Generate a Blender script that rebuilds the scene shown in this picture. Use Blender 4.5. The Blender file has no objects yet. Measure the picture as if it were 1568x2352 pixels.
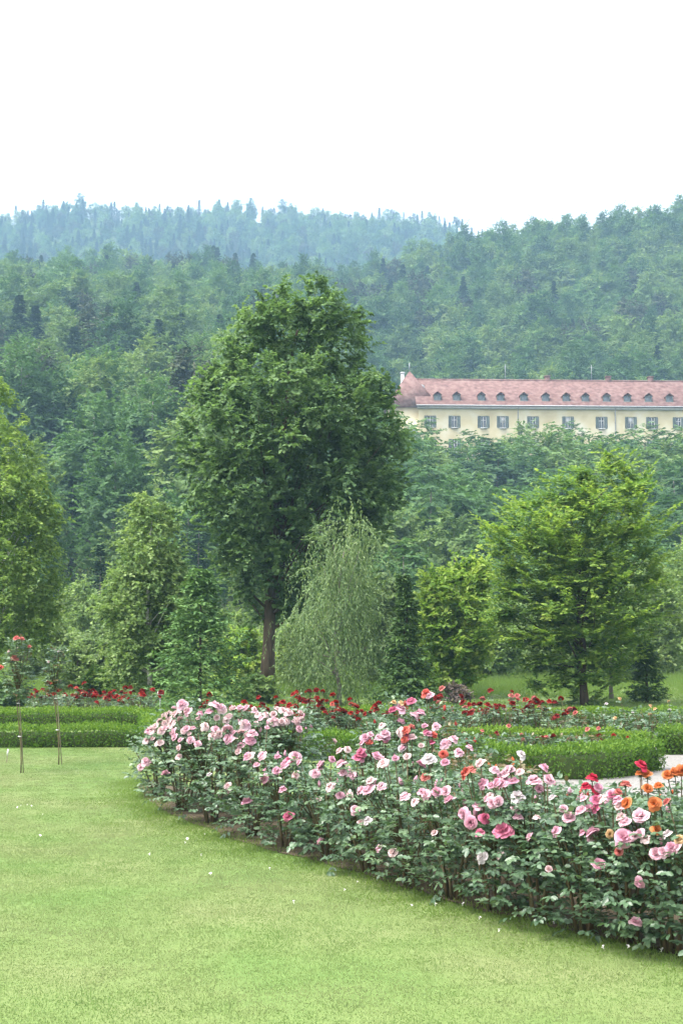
import bpy, math, random
import numpy as np
from mathutils import Vector

R = math.radians
sc = bpy.context.scene
COL = sc.collection

# ------------------------------------------------------------------ camera
FPX = 2900.0            # focal length, in pixels of a 1568 x 2352 picture
CX, CY, HOR = 784.0, 1176.0, 1465.0
EYE = 1.6
PITCH = math.atan((HOR - CY) / FPX)
cam_d = bpy.data.cameras.new('camera')
cam = bpy.data.objects.new('camera', cam_d)
COL.objects.link(cam)
cam.location = (0, 0, EYE)
cam.rotation_euler = (math.pi / 2 + PITCH, 0, 0)
cam_d.sensor_fit = 'HORIZONTAL'
cam_d.sensor_width = 24.0
cam_d.lens = FPX / 1568.0 * 24.0
cam_d.clip_start = 0.1
cam_d.clip_end = 4000
sc.camera = cam

# ------------------------------------------------------------------ world, sun, exposure
SUN_EL, SUN_AZ = 63.0, 245.0      # azimuth measured from +Y (view direction) towards +X
world = bpy.data.worlds.new('World')
sc.world = world
world.use_nodes = True
wt = world.node_tree
for n in list(wt.nodes):
    wt.nodes.remove(n)
w_out = wt.nodes.new('ShaderNodeOutputWorld')
w_bg = wt.nodes.new('ShaderNodeBackground')
w_sky = wt.nodes.new('ShaderNodeTexSky')
w_hsv = wt.nodes.new('ShaderNodeHueSaturation')
w_sky.sky_type = 'NISHITA'
w_sky.sun_disc = False
w_sky.sun_elevation = R(SUN_EL)
w_sky.sun_rotation = R(SUN_AZ)
w_sky.air_density = 1.0
w_sky.dust_density = 4.0
w_sky.ozone_density = 1.0
w_hsv.inputs['Saturation'].default_value = 0.22     # veiled, overcast sky
wt.links.new(w_sky.outputs[0], w_hsv.inputs['Color'])
wt.links.new(w_hsv.outputs[0], w_bg.inputs['Color'])
w_bg.inputs['Strength'].default_value = 0.15
wt.links.new(w_bg.outputs[0], w_out.inputs['Surface'])

sun_d = bpy.data.lights.new('sun', 'SUN')
sun = bpy.data.objects.new('sun', sun_d)
COL.objects.link(sun)
sun_d.energy = 1.25
sun_d.angle = R(28)
sun_d.color = (1.0, 0.95, 0.86)
sdir = Vector((math.sin(R(SUN_AZ)) * math.cos(R(SUN_EL)), math.cos(R(SUN_AZ)) * math.cos(R(SUN_EL)), math.sin(R(SUN_EL))))
sun.rotation_euler = (-sdir).to_track_quat('-Z', 'Y').to_euler()
sun.location = (20, 20, 60)

sc.view_settings.view_transform = 'Standard'
sc.view_settings.look = 'None'
sc.view_settings.exposure = 2.4
sc.view_settings.gamma = 1.0
sc.view_settings.use_curve_mapping = False
sc.cycles.use_denoising = True
sc.cycles.max_bounces = 12
sc.cycles.diffuse_bounces = 8
sc.cycles.glossy_bounces = 2
sc.cycles.transmission_bounces = 8
sc.cycles.volume_bounces = 1
sc.cycles.transparent_max_bounces = 4

# ------------------------------------------------------------------ helpers: pixels
cp, sp = math.cos(PITCH), math.sin(PITCH)

def at(px, py, d):
    """world point seen at a pixel, at distance y = d"""
    a, b = (px - CX) / FPX, -(py - CY) / FPX
    dx, dy, dz = a, cp - b * sp, sp + b * cp
    t = d / dy
    return np.array([dx * t, d, EYE + dz * t])

def on_ground(px, py, z=0.0):
    a, b = (px - CX) / FPX, -(py - CY) / FPX
    dx, dy, dz = a, cp - b * sp, sp + b * cp
    t = (z - EYE) / dz
    return np.array([dx * t, dy * t, z])

# ------------------------------------------------------------------ helpers: meshes
def nrm(v):
    return v / np.maximum(np.linalg.norm(v, axis=-1, keepdims=True), 1e-9)

class MB:
    """collects triangles; becomes one mesh"""
    def __init__(s):
        s.V, s.T, s.M, s.C, s.n = [], [], [], [], 0
    def add(s, V, T, m=0, tint=0.5):
        V = np.asarray(V, float).reshape(-1, 3)
        T = np.asarray(T, int).reshape(-1, 3)
        s.V.append(V); s.T.append(T + s.n)
        s.M.append(np.full(len(T), m, int))
        s.C.append(np.broadcast_to(np.asarray(tint, float), (len(V),)).copy())
        s.n += len(V)
        return s
    def box(s, lo, hi, m=0, tint=0.5):
        x0, y0, z0 = lo; x1, y1, z1 = hi
        V = [(x0, y0, z0), (x1, y0, z0), (x1, y1, z0), (x0, y1, z0), (x0, y0, z1), (x1, y0, z1), (x1, y1, z1), (x0, y1, z1)]
        Q = [(0, 3, 2, 1), (4, 5, 6, 7), (0, 1, 5, 4), (1, 2, 6, 5), (2, 3, 7, 6), (3, 0, 4, 7)]
        return s.quads(V, Q, m, tint)
    def quads(s, V, Q, m=0, tint=0.5):
        T = []
        for q in Q:
            T.append((q[0], q[1], q[2]))
            if len(q) == 4:
                T.append((q[0], q[2], q[3]))
        return s.add(V, T, m, tint)
    def tube(s, P, rad, sides=6, m=0, tint=0.5):
        P = np.asarray(P, float); k = len(P)
        rad = np.broadcast_to(np.asarray(rad, float), (k,))
        D = nrm(np.gradient(P, axis=0))
        ref = np.where(np.abs(D[:, 2:3]) > 0.9, np.array([[1.0, 0, 0]]), np.array([[0, 0, 1.0]]))
        A = nrm(np.cross(D, ref)); B = np.cross(D, A)
        an = np.arange(sides) / sides * 2 * math.pi
        V = P[:, None] + rad[:, None, None] * (np.cos(an)[None, :, None] * A[:, None] + np.sin(an)[None, :, None] * B[:, None])
        V = np.concatenate([V.reshape(-1, 3), P[:1], P[-1:]])
        T = []
        for i in range(k - 1):
            for j in range(sides):
                a, b = i * sides + j, i * sides + (j + 1) % sides
                T += [(a, b, b + sides), (a, b + sides, a + sides)]
        c0, c1 = k * sides, k * sides + 1
        for j in range(sides):
            T.append((c0, (j + 1) % sides, j))
            T.append((c1, (k - 1) * sides + j, (k - 1) * sides + (j + 1) % sides))
        return s.add(V, T, m, tint)
    def mesh(s, name, mats, smooth=False, extra=None):
        V = np.concatenate(s.V); T = np.concatenate(s.T); M = np.concatenate(s.M); C = np.concatenate(s.C)
        me = bpy.data.meshes.new(name)
        me.vertices.add(len(V)); me.vertices.foreach_set('co', V.astype(np.float32).ravel())
        me.loops.add(len(T) * 3); me.loops.foreach_set('vertex_index', T.astype(np.int32).ravel())
        me.polygons.add(len(T)); me.polygons.foreach_set('loop_start', (np.arange(len(T)) * 3).astype(np.int32))
        for m in (mats if isinstance(mats, (list, tuple)) else [mats]):
            me.materials.append(m)
        me.polygons.foreach_set('material_index', M.astype(np.int32))
        if smooth:
            me.polygons.foreach_set('use_smooth', np.ones(len(T), bool))
        a = me.attributes.new('tint', 'FLOAT', 'POINT')
        a.data.foreach_set('value', C.astype(np.float32))
        me.update(); me.validate()
        return me

DIAMOND = (np.array([(0, 0, 0), (.45, -.5, .12), (1, 0, -.06), (.45, .5, .12)]), np.array([(0, 1, 2), (0, 2, 3)]))
OVAL = (np.array([(0, 0, 0), (.28, -.44, .10), (.72, -.38, .07), (1, 0, -.12), (.72, .38, .07), (.28, .44, .10)]),
        np.array([(0, 1, 2), (0, 2, 3), (0, 3, 4), (0, 4, 5)]))

def leaves(mb, P, D, N, L, Wd, tint, m=0, form=DIAMOND):
    n = len(P)
    D = nrm(D); S = nrm(np.cross(D, N)); N = np.cross(S, D)
    L = np.broadcast_to(np.asarray(L, float), (n,))[:, None, None]
    Wd = np.broadcast_to(np.asarray(Wd, float), (n,))[:, None, None]
    tv, tt = form
    V = P[:, None] + D[:, None] * (tv[None, :, 0:1] * L) + S[:, None] * (tv[None, :, 1:2] * Wd) + N[:, None] * (tv[None, :, 2:3] * Wd)
    k = len(tv)
    T = (tt[None] + (np.arange(n) * k)[:, None, None]).reshape(-1, 3)
    mb.add(V.reshape(-1, 3), T, m, np.repeat(np.broadcast_to(tint, (n,)), k))

# ------------------------------------------------------------------ helpers: objects
def tag(o, label=None, cat=None, group=None, kind=None):
    if label: o['label'] = label
    if cat: o['category'] = cat
    if group: o['group'] = group
    if kind: o['kind'] = kind
    return o

def obj(name, me, parent=None, loc=(0, 0, 0), rot=None, scale=None):
    o = bpy.data.objects.new(name, me)
    COL.objects.link(o)
    o.location = loc
    if rot is not None: o.rotation_euler = rot
    if scale is not None: o.scale = (scale,) * 3 if np.isscalar(scale) else scale
    if parent is not None: o.parent = parent
    return o

def thing(name, label, cat, loc=(0, 0, 0), group=None, rz=0.0):
    o = obj(name, None, None, loc, (0, 0, rz))
    o.empty_display_size = 0.3
    return tag(o, label, cat, group)

# ------------------------------------------------------------------ helpers: materials
def new_mat(name):
    m = bpy.data.materials.new(name)
    m.use_nodes = True
    nt = m.node_tree
    nt.nodes.clear()
    return m, nt, nt.nodes.new('ShaderNodeOutputMaterial')

def ramp(nt, cols, pos=None):
    r = nt.nodes.new('ShaderNodeValToRGB')
    e = r.color_ramp.elements
    pos = pos or [i / (len(cols) - 1) for i in range(len(cols))]
    while len(e) < len(cols): e.new(0.5)
    for i, c in enumerate(cols):
        e[i].position = pos[i]; e[i].color = (*c, 1)
    return r

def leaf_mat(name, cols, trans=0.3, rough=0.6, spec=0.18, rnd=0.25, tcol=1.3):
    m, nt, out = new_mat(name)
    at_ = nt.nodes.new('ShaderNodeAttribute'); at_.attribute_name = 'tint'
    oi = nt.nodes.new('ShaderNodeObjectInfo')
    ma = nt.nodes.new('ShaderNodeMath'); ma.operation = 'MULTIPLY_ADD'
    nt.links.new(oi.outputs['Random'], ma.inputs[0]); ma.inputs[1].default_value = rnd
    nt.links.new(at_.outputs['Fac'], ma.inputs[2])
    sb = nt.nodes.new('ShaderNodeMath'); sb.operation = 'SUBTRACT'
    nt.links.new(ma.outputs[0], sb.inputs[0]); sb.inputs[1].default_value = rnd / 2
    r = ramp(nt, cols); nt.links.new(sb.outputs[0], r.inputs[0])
    p = nt.nodes.new('ShaderNodeBsdfPrincipled')
    p.inputs['Roughness'].default_value = rough
    p.inputs['Specular IOR Level'].default_value = spec
    nt.links.new(r.outputs[0], p.inputs['Base Color'])
    t = nt.nodes.new('ShaderNodeBsdfTranslucent')
    mu = nt.nodes.new('ShaderNodeMix'); mu.data_type = 'RGBA'; mu.blend_type = 'MULTIPLY'
    mu.inputs['Factor'].default_value = 1.0
    nt.links.new(r.outputs[0], mu.inputs['A']); mu.inputs['B'].default_value = (tcol, tcol * 1.05, tcol * (0.6 if tcol > 1.1 else 1), 1)
    nt.links.new(mu.outputs['Result'], t.inputs['Color'])
    mx = nt.nodes.new('ShaderNodeMixShader'); mx.inputs[0].default_value = min(.5, trans * 1.4)
    nt.links.new(p.outputs[0], mx.inputs[1]); nt.links.new(t.outputs[0], mx.inputs[2])
    nt.links.new(mx.outputs[0], out.inputs[0])
    return m

def noise_mat(name, cols, scale=5.0, rough=0.8, spec=0.3, detail=6, bump=0.0, stretch=(1, 1, 1), pos=None, coord='Object'):
    m, nt, out = new_mat(name)
    tc = nt.nodes.new('ShaderNodeTexCoord'); mp = nt.nodes.new('ShaderNodeMapping')
    mp.inputs['Scale'].default_value = stretch
    if coord == 'Position':
        g = nt.nodes.new('ShaderNodeNewGeometry'); nt.links.new(g.outputs['Position'], mp.inputs[0])
    else:
        nt.links.new(tc.outputs[coord], mp.inputs[0])
    nz = nt.nodes.new('ShaderNodeTexNoise'); nz.inputs['Scale'].default_value = scale; nz.inputs['Detail'].default_value = detail
    nt.links.new(mp.outputs[0], nz.inputs['Vector'])
    r = ramp(nt, cols, pos or [0.3 + 0.4 * i / (len(cols) - 1) for i in range(len(cols))])
    nt.links.new(nz.outputs['Fac'], r.inputs[0])
    p = nt.nodes.new('ShaderNodeBsdfPrincipled')
    p.inputs['Roughness'].default_value = rough; p.inputs['Specular IOR Level'].default_value = spec
    nt.links.new(r.outputs[0], p.inputs['Base Color'])
    if bump:
        b = nt.nodes.new('ShaderNodeBump'); b.inputs['Strength'].default_value = bump; b.inputs['Distance'].default_value = 0.02
        nt.links.new(nz.outputs['Fac'], b.inputs['Height']); nt.links.new(b.outputs[0], p.inputs['Normal'])
    nt.links.new(p.outputs[0], out.inputs[0])
    return m

M = {}
M['bark_dark'] = noise_mat('bark_dark', [(.035, .025, .018), (.10, .075, .055)], 9, .9, .1, bump=.6, stretch=(1, 1, .2))
M['bark_grey'] = noise_mat('bark_grey', [(.10, .09, .075), (.24, .22, .19)], 9, .9, .1, bump=.5, stretch=(1, 1, .25))
M['bark_birch'] = noise_mat('bark_birch', [(.10, .09, .08), (.50, .47, .43), (.62, .6, .56)], 7, .8, .2, bump=.2, stretch=(.5, .5, 2.5), pos=[.34, .45, .7])
M['wood_stake'] = noise_mat('wood_stake', [(.12, .095, .07), (.22, .18, .14)], 14, .85, .1, stretch=(1, 1, .15), bump=.2)
M['cane'] = noise_mat('cane', [(.05, .06, .025), (.13, .085, .05)], 20, .7, .2)
M['soil'] = noise_mat('soil', [(.05, .04, .028), (.11, .088, .06)], 14, .95, .05, bump=.8)
M['gravel'] = noise_mat('gravel', [(.13, .124, .112), (.19, .18, .168), (.24, .23, .22)], 45, .95, .1, bump=.6)
M['hill_ground'] = noise_mat('hill_ground', [(.03, .05, .018), (.07, .095, .03)], .25, .95, .05)

LM = {}
LM['maple'] = leaf_mat('maple_leaf', [(0.0432, 0.0807, 0.0337), (0.0849, 0.1507, 0.059), (0.1565, 0.2388, 0.0953)], .3)
LM['birch'] = leaf_mat('birch_leaf', [(0.0763, 0.1328, 0.0436), (0.1492, 0.2246, 0.0763), (0.2485, 0.3177, 0.1229)], .3)
LM['birch_yellow'] = leaf_mat('birch_yellow_leaf', [(0.0842, 0.1451, 0.0382), (0.1883, 0.2763, 0.0706), (0.3204, 0.4017, 0.1175)], .34)
LM['willow'] = leaf_mat('willow_leaf', [(0.0722, 0.1212, 0.0491), (0.1305, 0.1916, 0.0815), (0.2012, 0.2623, 0.1155)], .25)
LM['hornbeam'] = leaf_mat('hornbeam_leaf', [(0.0434, 0.0998, 0.0259), (0.1189, 0.2002, 0.0426), (0.2602, 0.3353, 0.0662)], .32)
LM['lime'] = leaf_mat('lime_leaf', [(.075, .155, .025), (.165, .265, .05), (.34, .41, .11)], .35)
LM['spruce'] = leaf_mat('spruce_needle', [(.022, .05, .016), (.042, .085, .024), (.075, .13, .036)], .1, .6)
LM['larch'] = leaf_mat('conifer_needle', [(0.0366, 0.0867, 0.0311), (0.0724, 0.1446, 0.0479), (0.1195, 0.2084, 0.0639)], .15, .6)
LM['shrub'] = leaf_mat('shrub_leaf', [(0.0964, 0.1504, 0.0495), (0.1726, 0.2448, 0.0897), (0.2669, 0.3269, 0.1407)], .34)
LM['plum'] = leaf_mat('plum_leaf', [(0.09, 0.0675, 0.0675), (0.165, 0.1275, 0.12), (0.24, 0.195, 0.165)], .2)
LM['box'] = leaf_mat('box_leaf', [(0.0284, 0.0709, 0.0114), (0.0804, 0.1561, 0.0208), (0.1608, 0.246, 0.0331)], .28)
LM['rose_leaf'] = leaf_mat('rose_leaf', [(0.0426, 0.0797, 0.0426), (0.0822, 0.1391, 0.0735), (0.1454, 0.2055, 0.1017)], .18, .38, .5)
LM['rose_bronze'] = leaf_mat('rose_bronze_leaf', [(.06, .055, .022), (.12, .085, .035), (.09, .12, .03)], .2, .4, .5)
LM['lush'] = leaf_mat('lush_blade', [(0.11, 0.187, 0.0374), (0.1367, 0.2051, 0.0495), (0.1543, 0.2098, 0.0619)], .5, .5, .25)
LM['forest_a'] = leaf_mat('forest_leaf_a', [(0.0344, 0.0784, 0.0282), (0.075, 0.1503, 0.0486), (0.1347, 0.2226, 0.0719)], .25, .6, .2, rnd=.75)
LM['forest_b'] = leaf_mat('forest_leaf_b', [(0.0657, 0.1147, 0.0364), (0.1243, 0.1978, 0.0595), (0.1948, 0.2621, 0.0847)], .25, .6, .2, rnd=.6)
LM['forest_c'] = leaf_mat('forest_needle', [(0.0156, 0.0416, 0.0234), (0.0286, 0.065, 0.0312), (0.052, 0.0975, 0.039)], .05, .7, .15, rnd=.5)
LM['forest_p'] = leaf_mat('pine_needle', [(.035, .05, .026), (.06, .072, .036), (.085, .095, .045)], .08, .7, .15, rnd=.5)

# ------------------------------------------------------------------ terrain
rng = np.random.default_rng(7)
NEAR_Y, FAR_Y = 430.0, 850.0
_cx = np.array([-200, 0, 200, 350, 500, 700, 800, 900, 1000, 1110, 1200, 1300, 1400, 1500, 1568, 1900.])
_cy = np.array([580, 584, 584, 594, 600, 604, 594, 568, 544, 518, 497, 488, 476, 454, 438, 396.])
near_crest_x = (_cx - CX) / FPX * NEAR_Y
near_crest_h = EYE + (HOR - _cy) / FPX * NEAR_Y - 12.0
_fx = np.array([-300, 0, 100, 300, 430, 600, 800, 900, 1000, 1110, 1250, 1500, 1900.])
_fy = np.array([470, 458, 445, 438, 436, 452, 450, 458, 474, 502, 560, 590, 620.])
far_crest_x = (_fx - CX) / FPX * FAR_Y
far_crest_h = EYE + (HOR - _fy) / FPX * FAR_Y - 13.0
LY, LF = np.array([55, 90, 150, 200, 300, 430.]), np.array([0, .035, .17, .32, .63, 1.])
RY, RF = np.array([55, 100, 150, 172, 200, 240, 430.]), np.array([0, .03, .09, .145, .15, .26, 1.])

def terrain(x, y):
    x = np.asarray(x, float); y = np.asarray(y, float)
    c = np.interp(x, near_crest_x, near_crest_h)
    w = np.clip((x + 14) / 24, 0, 1); w = w * w * (3 - 2 * w)
    s = np.interp(y, LY, LF) * (1 - w) + np.interp(y, RY, RF) * w
    near = c * s
    near = np.where(y > NEAR_Y, c - (y - NEAR_Y) * 0.55, near)
    fc = np.interp(x, far_crest_x, far_crest_h)
    far = np.where(y < FAR_Y, fc - (FAR_Y - y) * 0.56, fc - (y - FAR_Y) * 0.4)
    lump = 2.5 * np.sin(x * .05 + 1.3) * np.sin(y * .043) * np.clip((y - 120) / 150, 0, 1)
    h = np.maximum(near, far) + lump
    return np.where(y < 480, np.maximum(h, 0), np.maximum(h, 20))

def build_hills():
    ys = np.concatenate([np.linspace(52, 120, 24), np.linspace(124, 460, 80), np.linspace(466, 1280, 90)])
    xs = np.linspace(-600, 600, 180)
    X, Y = np.meshgrid(xs, ys)
    Z = terrain(X, Y) - 0.03
    V = np.stack([X, Y, Z], -1).reshape(-1, 3)
    nx, ny = len(xs), len(ys)
    i = (np.arange(ny - 1)[:, None] * nx + np.arange(nx - 1)[None]).ravel()
    T = np.concatenate([np.stack([i, i + 1, i + nx + 1], -1), np.stack([i, i + nx + 1, i + nx], -1)])
    mb = MB().add(V, T)
    tag(obj('hills', mb.mesh('hills', M['hill_ground'], True)), kind='structure')
build_hills()

# lawn, one gently uneven sheet
def lawn_material():
    m, nt, out = new_mat('lawn_turf')
    g = nt.nodes.new('ShaderNodeNewGeometry')
    n1 = nt.nodes.new('ShaderNodeTexNoise'); n1.inputs['Scale'].default_value = .9; n1.inputs['Detail'].default_value = 5
    n2 = nt.nodes.new('ShaderNodeTexNoise'); n2.inputs['Scale'].default_value = 26; n2.inputs['Detail'].default_value = 4
    nt.links.new(g.outputs['Position'], n1.inputs['Vector']); nt.links.new(g.outputs['Position'], n2.inputs['Vector'])
    r1 = ramp(nt, [(.098, .154, .044), (.118, .160, .053), (.138, .164, .065)], [.34, .5, .66])
    nt.links.new(n1.outputs['Fac'], r1.inputs[0])
    r2 = ramp(nt, [(.68, .74, .66), (1, 1, 1)], [.3, .6]); nt.links.new(n2.outputs['Fac'], r2.inputs[0])
    mu = nt.nodes.new('ShaderNodeMix'); mu.data_type = 'RGBA'; mu.blend_type = 'MULTIPLY'; mu.inputs['Factor'].default_value = .6
    nt.links.new(r1.outputs[0], mu.inputs['A']); nt.links.new(r2.outputs[0], mu.inputs['B'])
    p = nt.nodes.new('ShaderNodeBsdfPrincipled'); p.inputs['Roughness'].default_value = .9; p.inputs['Specular IOR Level'].default_value = .1
    nt.links.new(mu.outputs['Result'], p.inputs['Base Color'])
    nt.links.new(p.outputs[0], out.inputs[0])
    return m

def build_lawn():
    xs = np.linspace(-90, 90, 61); ys = np.linspace(-40, 60, 51)
    X, Y = np.meshgrid(xs, ys)
    V = np.stack([X, Y, np.zeros_like(X)], -1).reshape(-1, 3)
    nx, ny = len(xs), len(ys)
    i = (np.arange(ny - 1)[:, None] * nx + np.arange(nx - 1)[None]).ravel()
    T = np.concatenate([np.stack([i, i + 1, i + nx + 1], -1), np.stack([i, i + nx + 1, i + nx], -1)])
    tag(obj('lawn', MB().add(V, T).mesh('lawn', lawn_material(), True)), kind='structure')
build_lawn()

def sheet(name, pts, z, mat):
    V = [(x, y, z) for x, y in pts]
    c = np.mean(np.array(V), 0)
    V = V + [tuple(c)]
    n = len(pts)
    T = [(i, (i + 1) % n, n) for i in range(n)]
    return tag(obj(name, MB().add(V, T).mesh(name, mat)), kind='structure')

# rose bed edge on the lawn side, read off the photograph on the ground plane
EDGE_PX = [(333, 1792), (322, 1815), (345, 1845), (390, 1874), (470, 1902), (560, 1936), (660, 1966), (800, 2000), (930, 2040),
           (1080, 2085), (1220, 2118), (1310, 2138), (1400, 2160), (1560, 2198), (1700, 2240)]
EDGE = np.array([on_ground(*p)[:2] for p in EDGE_PX])
bed_back = [(3.2, 6.6), (3.3, 8.6), (2.9, 10.2), (2.0, 12.0), (1.2, 13.0), (.3, 13.2), (-.6, 12.6), (-1.3, 13.4), (-1.9, 13.9)]
def strip_sheet(name, A, B, z, mat):
    A = np.asarray(A); B = np.asarray(B); n = len(A)
    V = np.concatenate([np.c_[A, np.full(n, z)], np.c_[B, np.full(n, z)]])
    T = []
    for i in range(n - 1):
        T += [(i, i + 1, n + i + 1), (i, n + i + 1, n + i)]
    return tag(obj(name, MB().add(V, T).mesh(name, mat)), kind='structure')
def resample(P, n):
    P = np.asarray(P, float)
    s = np.r_[0, np.cumsum(np.linalg.norm(np.diff(P, axis=0), axis=1))]
    t = np.linspace(0, s[-1], n)
    return np.stack([np.interp(t, s, P[:, k]) for k in range(P.shape[1])], -1)
strip_sheet('rose_bed_soil', resample(EDGE, 40) + np.c_[np.random.default_rng(3).normal(0, .02, (40, 2))], resample(bed_back[::-1], 40), 0.008, M['soil'])
H1_FRONT = [(-1.3, 17.5), (0.03, 16.4), (1.35, 14.95), (2.0, 14.5), (2.75, 14.35), (3.4, 14.75), (3.95, 15.6)]
pA = resample([(1.25, 15.2), (1.5, 15.0), (2.0, 14.65), (2.75, 14.5), (3.4, 14.95), (3.95, 15.8), (4.3, 18), (4.4, 21)], 30)
pB = resample([(1.2, 13.9), (1.6, 13.2), (2.2, 12.3), (3.2, 11.6), (5.0, 11.6), (7, 12.5), (8.2, 14), (7.2, 17.0), (5.1, 17.1)], 30)
strip_sheet('gravel_path', pA, pB, 0.006, M['gravel'])

# ------------------------------------------------------------------ grass blades on the lawn
def stuff_instancer(name, protos, pts, mats):
    """one object: its mesh holds a few small pieces and many points; the pieces are set out on the points"""
    V, T, MI, C, PR = [], [], [], [], []
    n = 0
    for k, mb in enumerate(protos):
        v = np.concatenate(mb.V); t = np.concatenate(mb.T)
        V.append(v); T.append(t + n); MI.append(np.concatenate(mb.M)); C.append(np.concatenate(mb.C)); PR.append(np.full(len(v), k))
        n += len(v)
    P = np.array([p[0] for p in pts]); kind = np.array([p[1] for p in pts])
    rot = np.array([p[2] for p in pts]); scl = np.array([p[3] for p in pts])
    V.append(P); C.append(np.zeros(len(P))); PR.append(np.full(len(P), -1))
    V = np.concatenate(V); T = np.concatenate(T); MI = np.concatenate(MI); C = np.concatenate(C); PR = np.concatenate(PR)
    me = bpy.data.meshes.new(name)
    me.vertices.add(len(V)); me.vertices.foreach_set('co', V.astype(np.float32).ravel())
    me.loops.add(len(T) * 3); me.loops.foreach_set('vertex_index', T.astype(np.int32).ravel())
    me.polygons.add(len(T)); me.polygons.foreach_set('loop_start', (np.arange(len(T)) * 3).astype(np.int32))
    for m in mats: me.materials.append(m)
    me.polygons.foreach_set('material_index', MI.astype(np.int32))
    def fa(nm, arr, ty='FLOAT'):
        a = me.attributes.new(nm, ty, 'POINT')
        if ty == 'FLOAT_VECTOR': a.data.foreach_set('vector', arr.astype(np.float32).ravel())
        else: a.data.foreach_set('value', arr)
    pad = len(V) - len(P)
    fa('tint', C.astype(np.float32)); fa('proto', PR.astype(np.int32), 'INT')
    fa('pick', np.r_[np.full(pad, -1), kind].astype(np.int32), 'INT')
    fa('turn', np.r_[np.zeros((pad, 3)), rot], 'FLOAT_VECTOR')
    fa('size', np.r_[np.ones((pad, 3)), scl], 'FLOAT_VECTOR')
    me.update()
    o = obj(name, me)
    ng = bpy.data.node_groups.new(name + '_nodes', 'GeometryNodeTree')
    ng.interface.new_socket('Geometry', in_out='INPUT', socket_type='NodeSocketGeometry')
    ng.interface.new_socket('Geometry', in_out='OUTPUT', socket_type='NodeSocketGeometry')
    N = ng.nodes; Lk = ng.links
    gi, go = N.new('NodeGroupInput'), N.new('NodeGroupOutput')
    jn = N.new('GeometryNodeJoinGeometry')
    def named(nm, ty):
        a = N.new('GeometryNodeInputNamedAttribute'); a.data_type = ty; a.inputs['Name'].default_value = nm
        return a.outputs['Attribute']
    def eq(sock, v):
        c = N.new('FunctionNodeCompare'); c.data_type = 'INT'; c.operation = 'EQUAL'
        ins = [i for i in c.inputs if i.enabled]
        Lk.new(sock, ins[0]); ins[1].default_value = v
        return c.outputs['Result']
    def sep(v):
        s = N.new('GeometryNodeSeparateGeometry'); s.domain = 'POINT'
        Lk.new(gi.outputs[0], s.inputs['Geometry']); Lk.new(eq(named('proto', 'INT'), v), s.inputs['Selection'])
        return s.outputs['Selection']
    ptsg = sep(-1)
    tu, sz = named('turn', 'FLOAT_VECTOR'), named('size', 'FLOAT_VECTOR')
    for k in range(len(protos)):
        ip = N.new('GeometryNodeInstanceOnPoints')
        Lk.new(ptsg, ip.inputs['Points']); Lk.new(eq(named('pick', 'INT'), k), ip.inputs['Selection'])
        Lk.new(sep(k), ip.inputs['Instance'])
        er = N.new('FunctionNodeEulerToRotation'); Lk.new(tu, er.inputs[0])
        Lk.new(er.outputs[0], ip.inputs['Rotation']); Lk.new(sz, ip.inputs['Scale'])
        Lk.new(ip.outputs[0], jn.inputs[0])
    Lk.new(jn.outputs[0], go.inputs[0])
    md = o.modifiers.new('set_out', 'NODES'); md.node_group = ng
    return o

def blade_mat():
    m, nt, out = new_mat('grass_blade')
    g = nt.nodes.new('ShaderNodeNewGeometry')
    n1 = nt.nodes.new('ShaderNodeTexNoise'); n1.inputs['Scale'].default_value = .8; n1.inputs['Detail'].default_value = 6; n1.inputs['Roughness'].default_value = .6
    nt.links.new(g.outputs['Position'], n1.inputs['Vector'])
    a = nt.nodes.new('ShaderNodeAttribute'); a.attribute_name = 'tint'
    mm = nt.nodes.new('ShaderNodeMath'); mm.operation = 'MULTIPLY_ADD'
    nt.links.new(a.outputs['Fac'], mm.inputs[0]); mm.inputs[1].default_value = .3; nt.links.new(n1.outputs['Fac'], mm.inputs[2])
    sb = nt.nodes.new('ShaderNodeMath'); sb.operation = 'SUBTRACT'; nt.links.new(mm.outputs[0], sb.inputs[0]); sb.inputs[1].default_value = .15
    r = ramp(nt, [(.135, .228, .058), (.17, .24, .076), (.2, .246, .096), (.238, .25, .122)], [.3, .44, .57, .74])
    nt.links.new(sb.outputs[0], r.inputs[0])
    p = nt.nodes.new('ShaderNodeBsdfPrincipled'); p.inputs['Roughness'].default_value = .5; p.inputs['Specular IOR Level'].default_value = .25
    nt.links.new(r.outputs[0], p.inputs['Base Color'])
    t = nt.nodes.new('ShaderNodeBsdfTranslucent'); nt.links.new(r.outputs[0], t.inputs[0])
    mx = nt.nodes.new('ShaderNodeMixShader'); mx.inputs[0].default_value = .42
    nt.links.new(p.outputs[0], mx.inputs[1]); nt.links.new(t.outputs[0], mx.inputs[2]); nt.links.new(mx.outputs[0], out.inputs[0])
    return m
M['blade'] = blade_mat()

def grass_patch(seed, n, size, h0, h1, w, lean, m=0):
    g = np.random.default_rng(seed)
    P = np.c_[g.uniform(-size, size, (n, 2)), np.full(n, -.004)]
    th = g.uniform(0, 2 * math.pi, n); le = np.abs(g.normal(0, lean, n))
    D = np.c_[np.cos(th) * le, np.sin(th) * le, np.ones(n)]
    Nn = np.c_[np.cos(th + 1.4), np.sin(th + 1.4), np.full(n, .3)]
    mb = MB()
    Lh = g.uniform(h0, h1, n)
    form = (np.array([(0, -.5, 0), (0, .5, 0), (.62, .36, 0), (.62, -.36, 0), (1.0, 0, 0)]), np.array([(0, 1, 2), (0, 2, 3), (3, 2, 4)]))
    leaves(mb, P, D, Nn, Lh, w * g.uniform(.7, 1.3, n), np.clip(g.normal(.5, .2, n), 0, 1), m, form)
    return mb

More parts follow.
